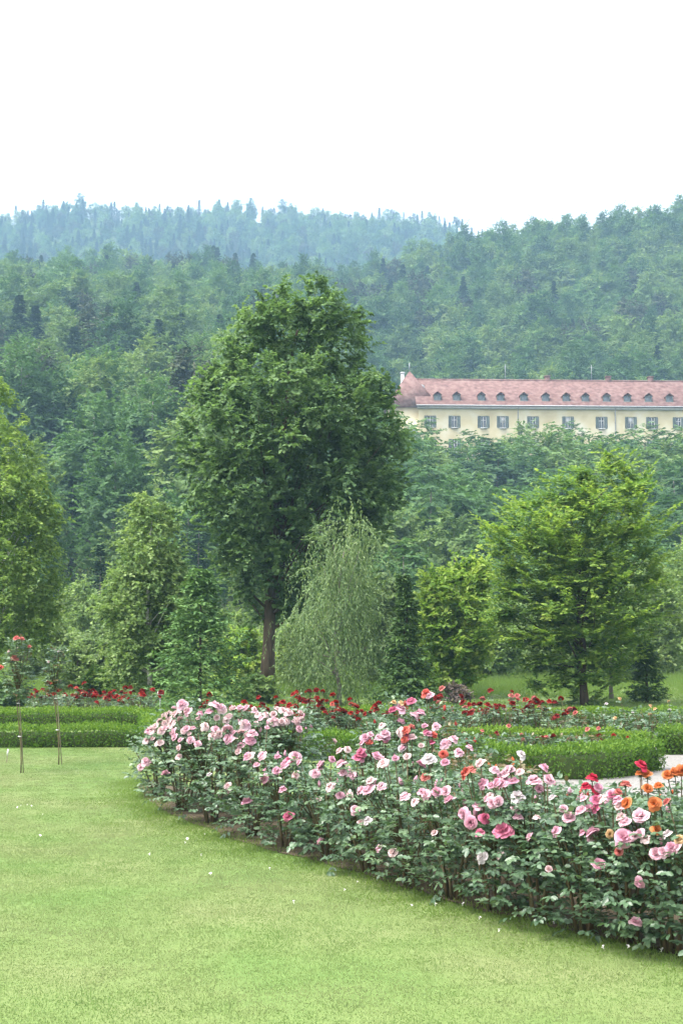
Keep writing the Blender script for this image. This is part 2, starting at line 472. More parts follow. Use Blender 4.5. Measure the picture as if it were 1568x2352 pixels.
def edge_dist(x, y):
    """signed distance to the bed edge, positive on the lawn side"""
    E = resample(EDGE, 120)
    d = np.linalg.norm(E - np.array([x, y]), axis=1); i = int(np.argmin(d))
    j = min(max(i, 1), 118); t = E[j + 1] - E[j - 1]
    side = t[0] * (y - E[i][1]) - t[1] * (x - E[i][0])
    return d[i] if side < 0 else -d[i]

def build_grass():
    pr = [grass_patch(1, 1500, .30, .006, .016, .0042, 1.2), grass_patch(2, 1500, .30, .006, .017, .0042, 1.2),
          grass_patch(3, 1500, .30, .006, .015, .0044, 1.2),
          grass_patch(4, 70, .16, .014, .048, .0046, .85, 1),      # longer, left by the mower along the bed
          grass_patch(5, 8, .05, .05, .11, .004, .35)]           # a few taller blades
    g = np.random.default_rng(11)
    pts = []
    y = 4.2
    while y < 19.2:
        st = .29 if y < 11 else .36
        hw = y * (CX / FPX) + .8
        x = -hw
        while x < hw:
            xx, yy = x + g.uniform(-.08, .08), y + g.uniform(-.08, .08)
            if yy > 13.9 and xx > -1.7: x += st; continue
            ok = yy > 13.9 or edge_dist(xx, yy) > .10
            if ok and not (yy > 18.35 and xx < -2.3):
                pts.append(((xx, yy, 0), int(g.integers(0, 3)), (0, 0, g.uniform(0, 6.28)), (1, 1, g.uniform(.8, 1.15))))
                if g.random() < .06:
                    pts.append(((xx + g.uniform(-.2, .2), yy + g.uniform(-.2, .2), 0), 4, (0, 0, g.uniform(0, 6.28)), (1, 1, g.uniform(.7, 1.1))))
            x += st
        y += st
    E = resample(EDGE, 130)
    T_ = np.gradient(E, axis=0); Nl = nrm(np.c_[T_[:, 1], -T_[:, 0]])
    for i in range(len(E)):
        for off in (.02, .14, .28, .45, .7):
            if g.random() < off * 1.3 + .1: continue
            q = E[i] + Nl[i] * (off * g.uniform(.6, 1.4) + g.uniform(-.06, .06)) + g.normal(0, .03, 2)
            s = 1.0 if off < .1 else (.75 if off < .2 else (.5 if off < .4 else .36))
            pts.append(((q[0], q[1], 0), 3, (0, 0, g.uniform(0, 6.28)), (1, 1, s * g.uniform(.6, 1.25))))
    for x in np.arange(-6.5, -2.2, .2):
        pts.append(((x, 18.45 + g.normal(0, .04), 0), 3, (0, 0, g.uniform(0, 6.28)), (1, 1, g.uniform(.5, .9))))
    o = stuff_instancer('lawn_grass', pr, pts, [M['blade'], LM['lush']])
    tag(o, 'short mown grass covering the lawn, longer along the rose bed', 'grass', kind='stuff')
build_grass()

# ------------------------------------------------------------------ tree builders
def profile(rows, d, base_px=None):
    """rows of (y, xleft, xright) pixels of the crown outline -> heights, centres, radii in metres at distance d"""
    rows = sorted(rows, key=lambda r: -r[0])
    z, c, r = [], [], []
    for (y, a, b) in rows:
        pa, pb = at(a, y, d), at(b, y, d)
        z.append(pa[2]); c.append((pa[0] + pb[0]) / 2); r.append((pb[0] - pa[0]) / 2)
    return np.array(z), np.array(c), np.array(r)

def sample_profile(g, prof, n, shell=.45, inset=.92):
    z, c, r = prof
    zz = np.linspace(z[0], z[-1], 200); rr = np.interp(zz, z, r)
    p = rr ** 1.6 + 1e-6; p /= p.sum()
    h = g.choice(zz, n, p=p) + g.uniform(-.5, .5, n) * (zz[1] - zz[0])
    R_ = np.interp(h, z, r); C_ = np.interp(h, z, c)
    th = g.uniform(0, 2 * math.pi, n)
    rho = R_ * inset * g.random(n) ** shell
    return np.stack([C_ + rho * np.cos(th), rho * np.sin(th), h], -1), th, rho / np.maximum(R_, 1e-3)

def sprays(mb, g, start, dirs, length, nleaf, leafL, leafW, droop=0.0, spread=.8, up=1.0, noise=.5, tint=.5, tnoise=.18, tipt=0.0, m=0, form=DIAMOND, width=0.0, cen=None, ck=0.0):
    n = len(start)
    length = np.broadcast_to(np.asarray(length, float), (n,))
    t = (np.arange(nleaf)[None] + g.random((n, nleaf))) / nleaf
    P = start[:, None] + dirs[:, None] * (length[:, None] * t)[..., None]
    P[..., 2] -= droop * length[:, None] * t ** 2
    Dl = np.repeat(dirs[:, None], nleaf, 1).copy()
    Dl[..., 2] -= 2 * droop * t
    Dl = nrm(Dl)
    side = nrm(np.cross(Dl, np.array([0, 0, 1.0]) + g.normal(0, .15, Dl.shape)))
    sg = np.where(g.random((n, nleaf)) < .5, -1.0, 1.0)[..., None]
    LD = nrm(Dl * (1 - spread * .5) + side * sg * spread + g.normal(0, noise * .5, Dl.shape))
    if not np.isscalar(width) or width:
        P = P + side * (g.uniform(-1, 1, (n, nleaf)) * (1 - t * .6) * np.asarray(width, float).reshape(-1, 1))[..., None]
    Nn = np.array([0, 0, up]) + g.normal(0, noise, Dl.shape)
    if cen is not None:
        Nn = Nn + ck * nrm(P - cen[:, None])
    Nn = nrm(Nn)
    ti = np.broadcast_to(np.asarray(tint, float).reshape(-1, 1), (n, nleaf)) + g.normal(0, tnoise, (n, nleaf)) + tipt * t
    s = g.uniform(.7, 1.25, n * nleaf)
    leaves(mb, P.reshape(-1, 3), LD.reshape(-1, 3), Nn.reshape(-1, 3), leafL * s, leafW * s, np.clip(ti.ravel(), 0, 1), m, form)

def trunk_mesh(g, prof, base, r0, top_frac, nlimb, C, wob=.03, limb_r=.3, straight=False):
    """tapered trunk with limbs reaching towards clump centres C"""
    z, c, r = prof
    H = z[-1] - base[2]
    k = 9
    t = np.linspace(0, 1, k)
    zt = base[2] + H * top_frac * t
    cx = np.interp(zt, z, c) if not straight else np.full(k, base[0])
    cx = base[0] * (1 - t) ** .7 + cx * (1 - (1 - t) ** .7) if not straight else cx
    P = np.stack([cx + np.r_[0, g.normal(0, wob * H * .12, k - 1)], np.r_[0, g.normal(0, wob * H * .12, k - 1)], zt], -1)
    rad = r0 * (1 - .9 * t) + .01
    rad[0] *= 1.25
    mb = MB().tube(P, rad, 9)
    if nlimb and len(C):
        for i in g.choice(len(C), min(nlimb, len(C)), replace=False):
            q = C[i]
            hz = base[2] + (q[2] - base[2]) * g.uniform(.45, .75)
            hz = min(max(hz, base[2] + .15 * H), zt[-1])
            s = np.array([np.interp(hz, zt, P[:, 0]), np.interp(hz, zt, P[:, 1]), hz])
            rs = np.interp(hz, zt, rad) * g.uniform(limb_r * .7, limb_r * 1.4)
            mid = (s + q) / 2 + np.array([0, 0, -.08 * np.linalg.norm(q - s)]) + g.normal(0, .05 * np.linalg.norm(q - s), 3)
            tt = np.linspace(0, 1, 5)[:, None]
            L = s * (1 - tt) ** 2 + 2 * mid * tt * (1 - tt) + q * tt ** 2
            mb.tube(L, np.linspace(rs, max(rs * .2, .004), 5), 5)
    return mb

def make_tree(name, label, cat, d, rows, base_px, leafm, bark, seed, nclump, nspray, nleaf, rc, leafL, leafW, trunk_r=.1,
              shell=.45, outw=.5, upw=.3, flat=1.0, droop=.15, spread=.8, up=1.0, noise=.5, tipt=0.0, top=.9, nlimb=40,
              group=None, tclump=.16, tbase=.5, width=0.0, jit=.3, straight=False, inset=.82, base_z=0.0, ck=.8, shoots=0, shoot_len=1.6, shoot_up=.5, tiers=0.0):
    g = np.random.default_rng(seed)
    bx = at(base_px, HOR, d)[0]
    zb = base_z
    z, c, r = profile(rows, d)
    prof = (z - zb, c - bx, r)
    C, th, fr = sample_profile(g, prof, nclump, shell, inset)
    if tiers:      # foliage borne in flat storeys that rise a little outwards
        ph = .35 * np.sin(th * 2 + 1) + .25 * np.sin(th * 3)
        C[:, 2] = (np.round(C[:, 2] / tiers + ph) - ph) * tiers + .12 * fr + g.normal(0, .05, nclump)
    mb = MB()
    n = nclump * nspray
    Cs = np.repeat(C, nspray, 0)
    out = np.stack([np.cos(th), np.sin(th), np.zeros(nclump)], -1) * fr[:, None]
    dirs = np.repeat(out, nspray, 0) * outw + np.array([0, 0, upw]) + nrm(g.normal(0, 1, (n, 3)))
    dirs[:, 2] *= flat
    dirs = nrm(dirs)
    ct = np.repeat(np.clip(g.normal(tbase, tclump, nclump), 0, 1), nspray)
    start = Cs - dirs * rc * .3 + g.normal(0, rc * jit, (n, 3))
    sprays(mb, g, start, dirs, rc * g.uniform(.7, 1.5, n), nleaf, leafL, leafW, droop, spread, up, noise, ct, .16, tipt, 0, DIAMOND, width, Cs - np.array([0, 0, rc * .5]), ck)
    if shoots:
        C2, th2, fr2 = sample_profile(g, prof, shoots, .1, .92)
        top2 = (C2[:, 2] - prof[0][0]) / (prof[0][-1] - prof[0][0])
        d2 = nrm(np.stack([np.cos(th2), np.sin(th2), shoot_up + 1.1 * top2 ** 2], -1) + g.normal(0, .25, (shoots, 3)))
        for rep_ in range(3):
            sprays(mb, g, C2 - d2 * rc * .6 + g.normal(0, .04, (shoots, 3)), d2, rc * shoot_len * g.uniform(.6, 1.2, shoots), int(nleaf * 1.3), leafL, leafW, droop * .5, spread, up, noise, np.full(shoots, tbase + .1), .14, tipt)
    root = thing(name, label, cat, (bx, d, zb), group)
    obj('trunk', trunk_mesh(g, prof, np.array([0, 0, 0.]), trunk_r, top, nlimb, C, straight=straight).mesh('trunk', M[bark], True), root)
    obj('crown', mb.mesh('crown', LM[leafm]), root)
    return root

# ---- the specimen trees of the garden
make_tree('maple_tree', 'tall dense dark green maple with a single dark trunk, taller than all garden trees', 'tree', 36.0,
          [(648, 720, 770), (665, 620, 800), (690, 565, 812), (725, 540, 840), (765, 512, 858), (805, 495, 862), (850, 462, 880), (895, 420, 925), (935, 400, 960),
           (985, 385, 962), (1030, 380, 965), (1080, 388, 968), (1130, 396, 955), (1180, 415, 938), (1230, 442, 915), (1280, 472, 882),
           (1330, 505, 812), (1380, 540, 735), (1425, 578, 680)],
          613, 'maple', 'bark_dark', 21, 660, 9, 15, .44, .135, .105, trunk_r=.19, shell=.42, outw=.8, upw=.35, droop=.25, noise=.45, nlimb=45, inset=.88, tclump=.2, shoots=130, shoot_len=1.3)
make_tree('birch_tree', 'tall cone shaped yellow green birch cut off by the picture edge', 'tree', 33.0,
          [(865, -45, 0), (900, -62, 42), (960, -78, 66), (1010, -98, 84), (1070, -118, 110), (1130, -135, 140), (1200, -150, 162), (1290, -155, 160), (1380, -155, 150), (1440, -150, 142), (1490, -110, 110)],
          -22, 'birch_yellow', 'bark_birch', 22, 480, 9, 11, .36, .095, .065, trunk_r=.11, shell=.42, outw=.5, upw=.55, droop=.75, noise=.6, nlimb=24, shoots=80, shoot_len=1.4)
make_tree('birch_tree', 'grey green birch with a slim white trunk beside a small white plant label', 'tree', 30.5,
          [(1135, 325, 372), (1160, 300, 395), (1200, 292, 415), (1240, 255, 425), (1290, 245, 440), (1340, 222, 452), (1400, 208, 455), (1460, 208, 450), (1520, 215, 440), (1570, 235, 420), (1595, 270, 390)],
          345, 'birch', 'bark_birch', 23, 330, 9, 11, .32, .092, .065, trunk_r=.055, shell=.45, outw=.7, upw=.35, droop=.45, noise=.7, nlimb=20, shoots=60, shoot_len=1.5)
make_tree('weeping_birch', 'silvery weeping birch with hanging curtains of thin twigs below the maple', 'tree', 30.0,
          [(1130, 770, 812), (1155, 742, 840), (1195, 715, 868), (1245, 700, 888), (1300, 685, 888), (1360, 660, 892), (1410, 642, 892), (1470, 630, 886), (1530, 640, 878), (1585, 655, 850)],
          778, 'willow', 'bark_grey', 24, 118, 7, 20, .8, .085, .033, trunk_r=.05, shell=.42, outw=.25, upw=-1.7, flat=1.0, droop=.35, spread=.45, up=.2, noise=.5, nlimb=24, tclump=.2, jit=.3, ck=.9, top=.72, shoots=40, shoot_len=.9, shoot_up=-.9)
make_tree('hornbeam_tree', 'broad bright green hornbeam in flat layers on a short dark trunk', 'tree', 30.2,
          [(1062, 1385, 1400), (1085, 1370, 1490), (1120, 1285, 1490), (1150, 1230, 1528), (1180, 1145, 1540), (1215, 1098, 1545), (1260, 1100, 1540), (1310, 1105, 1535),
           (1370, 1112, 1535), (1430, 1098, 1525), (1480, 1150, 1510), (1530, 1185, 1460), (1575, 1205, 1430), (1600, 1225, 1380)],
          1340, 'hornbeam', 'bark_dark', 25, 430, 8, 15, .58, .116, .07, trunk_r=.085, shell=.5, outw=1.1, upw=.35, flat=.42, droop=.02, spread=.75, up=1.6, noise=.3, tipt=.22, tbase=.36, nlimb=40, width=.06, jit=.07, tiers=.54, shoots=150, shoot_len=1.5, shoot_up=.3)
make_tree('lime_shrub', 'bright yellow green young tree between the dark spruce and the hornbeam', 'tree', 34.0,
          [(1285, 1085, 1105), (1315, 1010, 1120), (1335, 955, 1125), (1380, 945, 1135), (1440, 945, 1140), (1500, 960, 1130), (1550, 960, 1110), (1585, 975, 1080)],
          1030, 'lime', 'bark_grey', 26, 190, 8, 11, .38, .13, .09, trunk_r=.05, shell=.45, outw=.5, upw=.7, droop=.1, noise=.5, tipt=.25, nlimb=20, shoots=40, shoot_up=1.2)

def make_conifer(name, label, d, top_py, base_px, zb, rad, seed, leafm, nb=110, needle=.09, nw=.03, twigs=9, up=-.05, group=None, crooked=0.0, low=.05, power=.8, cat='tree', trunk_r=.05, rough=.22):
    g = np.random.default_rng(seed)
    p = at(base_px, top_py, d)
    H = p[2] - zb
    root = thing(name, label, cat, (p[0], d, zb), group)
    zt = np.linspace(0, H, 10)
    ax = np.stack([np.cumsum(g.normal(0, crooked, 10)), np.cumsum(g.normal(0, crooked, 10)), zt], -1); ax -= ax[0]
    obj('trunk', MB().tube(ax, np.linspace(trunk_r, .008, 10), 7).mesh('trunk', M['bark_dark'], True), root)
    mb = MB()
    f = np.sort(g.random(nb)) ** 1.25
    zb_ = H * (low + (1 - low) * f)
    ln = rad * (1 - f) ** power * g.uniform(.93 - rough, .93 + rough, nb) + .06
    th = np.arange(nb) * 2.4 + g.uniform(-.4, .4, nb)
    st = np.stack([np.interp(zb_, zt, ax[:, 0]), np.interp(zb_, zt, ax[:, 1]), zb_], -1)
    slope = up + .45 * f
    dr = nrm(np.stack([np.cos(th), np.sin(th), slope], -1))
    # twigs along each branch
    k = twigs
    t = (np.arange(k)[None] + g.random((nb, k))) / k
    P = st[:, None] + dr[:, None] * (ln[:, None] * t)[..., None]
    P[..., 2] += .12 * ln[:, None] * t ** 2
    sd = np.stack([-np.sin(th), np.cos(th), np.zeros(nb)], -1)[:, None]
    sg = np.where(np.arange(k)[None, :, None] % 2 == 0, 1., -1.)
    TD = nrm(dr[:, None] * .8 + sd * sg * .8 + np.array([0, 0, -.12]) + g.normal(0, .12, (nb, k, 3)))
    TL = (ln[:, None] * .5 * (1 - t * .7) + .05)
    sprays(mb, g, P.reshape(-1, 3), TD.reshape(-1, 3), TL.ravel(), 7, needle, nw, .15, .6, 1.0, .5, np.repeat(np.clip(g.normal(.45, .14, nb), 0, 1), k), .14, .3)
    obj('crown', mb.mesh('crown', LM[leafm]), root)
    return root

make_conifer('young_conifer', 'small fluffy mid green conifer with branches reaching the ground beside the birch', 28.6, 1312, 462, 0, 1.12, 31, 'larch', 170, .13, .05, 9, up=.0, power=.66, low=.01, rough=.35)
make_conifer('dwarf_spruce', 'narrow crooked dark spruce in front of the yellow green young tree', 29.0, 1322, 932, 0, .72, 32, 'spruce', 130, .13, .05, 9, up=-.12, crooked=.035, power=1.25, rough=.45)
make_conifer('dwarf_spruce', 'tiny dark conifer standing on the grass behind the hornbeam trunk', 31.5, 1475, 1482, 0, .42, 33, 'spruce', 90, .10, .04, 7, up=.05, power=.7)
make_tree('young_tree', 'thin young tree with a bare straight grey stem behind the hornbeam', 'tree', 33.5,
          [(1380, 1385, 1420), (1430, 1360, 1450), (1500, 1355, 1460), (1560, 1370, 1440)], 1401, 'hornbeam', 'bark_grey', 27, 60, 6, 8, .3, .09, .06, trunk_r=.045, nlimb=10, straight=True)

# ---- shrubs that close the garden behind the specimen trees
SHR = [  # px, top, d, half width px, mat, label
    (178, 1490, 38, 75, 'shrub', 'pale olive shrub behind the two standard roses'),
    (100, 1400, 46, 90, 'shrub', 'tall pale green shrub behind the cone shaped birch'),
    (235, 1430, 44, 70, 'willow', 'grey green willow shrub behind the white trunked birch'),
    (560, 1450, 41, 62, 'lime', 'light green bush behind the fluffy conifer'),
    (525, 1405, 47, 70, 'shrub', 'olive bush under the left side of the maple'),
    (690, 1420, 44, 60, 'shrub', 'pale bush behind the maple trunk'),
    (890, 1320, 42, 75, 'willow', 'grey green airy bush behind the weeping birch'),
    (1000, 1370, 52, 90, 'shrub', 'wide olive bush behind the yellow green young tree'),
    (1125, 1400, 47, 85, 'birch', 'green bush filling the gap left of the hornbeam'),
    (1230, 1470, 50, 80, 'shrub', 'low olive bush behind the hornbeam trunk'),
    (1500, 1300, 50, 85, 'shrub', 'tall pale willow bush right of the hornbeam'),
    (1580, 1240, 54, 80, 'birch', 'yellowish tall bush behind the pale willow bush'),
    (1420, 1400, 48, 80, 'willow', 'soft green bush behind the thin young tree'),
    (10, 1575, 30, 60, 'maple', 'dark low bush under the cone shaped birch'),
    (225, 1545, 34, 40, 'hornbeam', 'low green bush behind the red rose bed'),
    (590, 1560, 31, 50, 'birch', 'low leafy bush at the foot of the maple'),
    (190, 1330, 57, 80, 'birch', 'tall hazy bush between the cone shaped birch and the white trunked birch'),
    (60, 1340, 60, 90, 'shrub', 'large pale bush deep behind the cone shaped birch'),
    (150, 1440, 50, 60, 'shrub', 'rounded pale bush behind the standard rose without blooms'),
    (440, 1370, 59, 80, 'shrub', 'hazy bush behind the fluffy conifer'),
    (620, 1440, 57, 70, 'shrub', 'pale bush seen past the left of the maple trunk'),
    (1180, 1360, 60, 100, 'birch', 'large hazy bush far behind the hornbeam'),
    (1330, 1400, 58, 90, 'shrub', 'pale bush deep behind the hornbeam trunk'),
    (1080, 1330, 57, 70, 'shrub', 'hazy bush beyond the yellow green young tree'),
    (330, 1380, 55, 90, 'shrub', 'hazy bush deep behind the white trunked birch'),
    (780, 1340, 56, 100, 'birch', 'large bush hidden behind the weeping birch'),
]
for i, (px, top, d, hw, mt, lab) in enumerate(SHR):
    base = HOR + EYE * FPX / d
    rows = [(top, px - hw * .2, px + hw * .15), (top + (base - top) * .15, px - hw * .6, px + hw * .55), (top + (base - top) * .4, px - hw * .9, px + hw * .95),
            (top + (base - top) * .7, px - hw, px + hw), (base - 4, px - hw * .8, px + hw * .8)]
    big = (base - top) / FPX * d
    make_tree('garden_shrub', lab, 'shrub', d, rows, px, mt, 'bark_grey', 60 + i, 190 if big > 2.2 else 110, 7, 10, .2 * big ** .5 + .06, .1 if d < 40 else .15, .068 if d < 40 else .1,
              trunk_r=.04, nlimb=14, outw=.5, upw=.8, noise=.7, droop=.3, shell=.5)
make_tree('plum_shrub', 'low purplish brown shrub on the grass beside the dark spruce', 'shrub', 31.0,
          [(1574, 1030, 1060), (1583, 1010, 1082), (1594, 1002, 1090), (1606, 1005, 1084)], 1045, 'plum', 'bark_grey', 90, 60, 6, 8, .13, .06, .04, trunk_r=.02, nlimb=8)

# tall meadow grass behind the garden
def build_meadow():
    g = np.random.default_rng(5)
    pr = []
    for s in range(3):
        pr.append(grass_patch(40 + s, 120, .6, .18, .45, .016, .35))
    pts = []
    for y in np.arange(25.0, 58, .8):
        hw = y * CX / FPX + 2
        for x in np.arange(-hw, hw, .8):
            if g.random() < .12: continue
            hsc = .13 if y < 33 else min(1.2, .13 + (y - 33) * .06)
            pts.append(((x + g.uniform(-.3, .3), y + g.uniform(-.3, .3), 0), int(g.integers(0, 3)), (0, 0, g.uniform(0, 6.28)), (1, 1, hsc * g.uniform(.7, 1.3))))
    o = stuff_instancer('meadow_grass', pr, pts, [LM['lush']])
    tag(o, 'rough grass growing behind the hedged beds and under the trees', 'grass', kind='stuff')
build_meadow()

# ------------------------------------------------------------------ forest
def forest_proto(kind, seed, fine=False):
    g = np.random.default_rng(seed)
    mb = MB()
    if kind == 'spruce':
        H, rad, nb = 16., 3.3, 170
        f = np.sort(g.random(nb))
        z = H * (.06 + .94 * f); ln = rad * (1 - f) ** .8 * g.uniform(.75, 1.15, nb) + .12
        th = np.arange(nb) * 2.4 + g.uniform(-.4, .4, nb)
        st = np.stack([np.zeros(nb), np.zeros(nb), z], -1)
        dr = nrm(np.stack([np.cos(th), np.sin(th), -.25 + .35 * f], -1))
        sprays(mb, g, st, dr, ln, 34 if fine else 18, .45 if fine else .62, .2 if fine else .34, .05, .8, 1.0, .3, np.clip(g.normal(.45, .12, nb), 0, 1), .08, .2, width=.2 * ln)
    else:
        if kind == 'pine':
            rows = (np.array([7, 9, 11.5, 13.5, 14.5]), np.zeros(5), np.array([1.2, 3.0, 3.2, 2.3, .8])); ncl = 60; ll = .5
        elif kind == 'tall':
            rows = (np.array([2, 4, 8, 12, 14.5, 15.5]), np.array([0, .2, -.2, .3, .1, 0]), np.array([2.0, 3.0, 3.4, 2.7, 1.6, .5])); ncl = 95; ll = .62
        else:
            rows = (np.array([1.5, 3, 6, 9, 11, 12.2]), np.array([0, .3, 0, -.3, .2, 0]), np.array([2.6, 3.8, 4.5, 3.9, 2.5, .8])); ncl = 95; ll = .66
        C, th, fr = sample_profile(g, rows, ncl, .38, .9)
        ns = 8; n = ncl * ns
        out = np.stack([np.cos(th), np.sin(th), np.zeros(ncl)], -1) * fr[:, None]
        dirs = nrm(np.repeat(out, ns, 0) * .7 + np.array([0, 0, .4]) + nrm(g.normal(0, 1, (n, 3))))
        if kind == 'layer':
            dirs[:, 2] *= .35; dirs = nrm(dirs)
        rc = 1.35 if kind != 'pine' else .95
        ct = np.repeat(np.clip(g.normal(.5, .13, ncl), 0, 1), ns)
        hub = np.array([0, 0, rows[0][0] + .35 * (rows[0][-1] - rows[0][0])])
        cen = np.repeat(C * .72 + hub * .28, ns, 0)
        sprays(mb, g, np.repeat(C, ns, 0) + g.normal(0, .3, (n, 3)), dirs, rc * g.uniform(.7, 1.4, n), 15 if fine else 6, ll * (.56 if fine else 1), ll * (.42 if fine else .78), .15, .8, .5, .1, ct, .05, cen=cen, ck=1.5, width=.2 if fine else 0)
    return mb
PK = ['round', 'round', 'tall', 'tall', 'layer', 'spruce', 'spruce', 'pine']
PM = ['forest_a', 'forest_b', 'forest_a', 'forest_b', 'forest_a', 'forest_c', 'forest_c', 'forest_p']
PROTO = [forest_proto(k, 300 + i, True) for i, k in enumerate(PK)]
fmats = [LM['forest_a'], LM['forest_b'], LM['forest_c'], LM['forest_p']]
fidx = {'forest_a': 0, 'forest_b': 1, 'forest_c': 2, 'forest_p': 3}
for k, mb in enumerate(PROTO):
    mb.M = [np.full(len(np.concatenate(mb.T)), fidx[PM[k]])]
    mb.V = [np.concatenate(mb.V)]; mb.T = [np.concatenate(mb.T)]; mb.C = [np.concatenate(mb.C)]
PMESH = []
for k, kd in enumerate(PK):
    PMESH.append(forest_proto(kd, 330 + k, True).mesh('crown', LM[PM[k]]))
def ftrunk(h, r):
    return MB().tube([(0, 0, -.5), (.1, 0, h * .4), (0, .1, h * .75), (0, 0, h * .95)], [r, r * .8, r * .5, r * .15], 7).mesh('trunk', M['bark_grey'], True)
PTRUNK = [ftrunk(h, .22) for h in (11, 11, 14, 14, 11, 15.5, 15.5, 14)]

CASTLE_Y = 180.0
def fnoise(x, y, s):
    return math.sin(x * s + 1.7 * math.sin(y * s * .7)) * math.cos(y * s * 1.1 + math.sin(x * s * .6))

FLAB = {
    'round': 'rounded broadleaf tree in the wood on the lower hillside',
    'tall': 'tall oval broadleaf tree in the wood on the lower hillside',
    'layer': 'layered feathery tree on the slope below the castle',
    'spruce': 'dark pointed spruce in the wood on the lower hillside',
    'pine': 'brownish pine with a bare trunk in the wood on the lower hillside'}
def build_forest():
    g = np.random.default_rng(77)
    pts, indiv = [], 0
    y = 62.0
    while y < 866:
        step = 6.8 if y < 210 else (7.0 if y < 470 else 9.0)
        hw = y * (CX / FPX) * 1.1 + 25
        x = -hw
        while x < hw:
            xx = x + g.uniform(-.42, .42) * step; yy = y + g.uniform(-.42, .42) * step
            x += step
            if 440 < yy < 600: continue
            u = CX + xx / yy * FPX
            # the castle, its forecourt and the open slope in front of its windows
            if 6 < xx < 82 and 176 < yy < 212: continue
            if xx > 7 and 172 < yy <= 176: continue
            zz = float(terrain(xx, yy))
            q = g.random()
            con = .04 + .22 * fnoise(xx, yy, .021)
            if yy > 540: con = .26 + .3 * fnoise(xx, yy, .012)
            if xx < -8 and yy < 260: con += .22
            if xx > 5 and yy < 176: con = 0.0
            if q < con:
                k = 5 if g.random() < .5 else 6
            elif q < con + .07 and not (xx > 5 and yy < 176):
                k = 7
            else:
                k = int(g.integers(0, 4)) if not (xx > 3 and yy < 178) else (4 if g.random() < .75 else 1)
            s = g.uniform(.85, 1.3) if yy < 210 else g.uniform(.8, 1.2)
            if k in (5, 6): s *= g.uniform(.8, 1.0)
            if xx > 5 and yy < 176: s *= .91
            if yy < 78: s *= .42
            elif yy < 95: s *= .6
            elif yy < 130: s *= .8
            sc3 = (s * g.uniform(.9, 1.15), s * g.uniform(.9, 1.15), s)
            rz = g.uniform(0, 6.28)
            top = at(u, HOR, yy)[2] ; ty = HOR - (zz + 13 * s - EYE) / yy * FPX
            inframe = -40 < u < 1608 and not (470 < u < 900 and ty > 720 and ty < 1500)
            if yy < 172 and inframe and indiv < 290:
                root = thing('forest_tree', FLAB[PK[k]], 'tree', (xx, yy, zz), 'woodland trees on the lower hillside: ' + PK[k], rz)
                root.scale = sc3
                obj('trunk', PTRUNK[k], root); obj('crown', PMESH[k], root)
                indiv += 1
            else:
                pts.append(((xx, yy, zz - .3), k, (0, 0, rz), sc3))
        y += step
    o = stuff_instancer('hillside_forest', PROTO, pts, fmats)
    tag(o, 'mixed forest covering the hills and the far ridge', 'forest', kind='stuff')
    print('forest: individuals', indiv, 'stuff', len(pts))
build_forest()

# ------------------------------------------------------------------ the castle on the slope
def plaster(name, cols, sc_=.35):
    return noise_mat(name, cols, sc_, .9, .1, detail=8, pos=[.3, .5, .72])
M['wall_yellow'] = plaster('wall_yellow', [(.42, .35, .21), (.51, .445, .285), (.57, .54, .43)])
M['wall_pale'] = plaster('wall_pale', [(.40, .37, .32), (.46, .44, .39), (.5, .48, .44)])
M['tile'] = noise_mat('roof_tile', [(.095, .05, .044), (.15, .085, .075), (.205, .135, .12)], 1.6, .85, .15, detail=9)
M['frame_white'] = noise_mat('frame_white', [(.46, .46, .45), (.56, .56, .55)], 3, .6, .3)
M['shutter'] = noise_mat('shutter_grey', [(.085, .11, .105), (.14, .165, .16)], 4, .7, .2)
M['metal_grey'] = noise_mat('metal_grey', [(.22, .23, .24), (.34, .35, .36)], 4, .5, .5)
def glass_mat():
    m, nt, out = new_mat('window_glass')
    p = nt.nodes.new('ShaderNodeBsdfPrincipled'); p.inputs['Base Color'].default_value = (.03, .04, .05, 1)
    nz = nt.nodes.new('ShaderNodeTexNoise'); nz.inputs['Scale'].default_value = 1.2
    r = ramp(nt, [(.02, .025, .03), (.08, .095, .11)], [.35, .65]); nt.links.new(nz.outputs['Fac'], r.inputs[0]); nt.links.new(r.outputs[0], p.inputs['Base Color'])
    p.inputs['Roughness'].default_value = .12; p.inputs['Specular IOR Level'].default_value = .6
    nt.links.new(p.outputs[0], out.inputs[0])
    return m
M['glass'] = glass_mat()

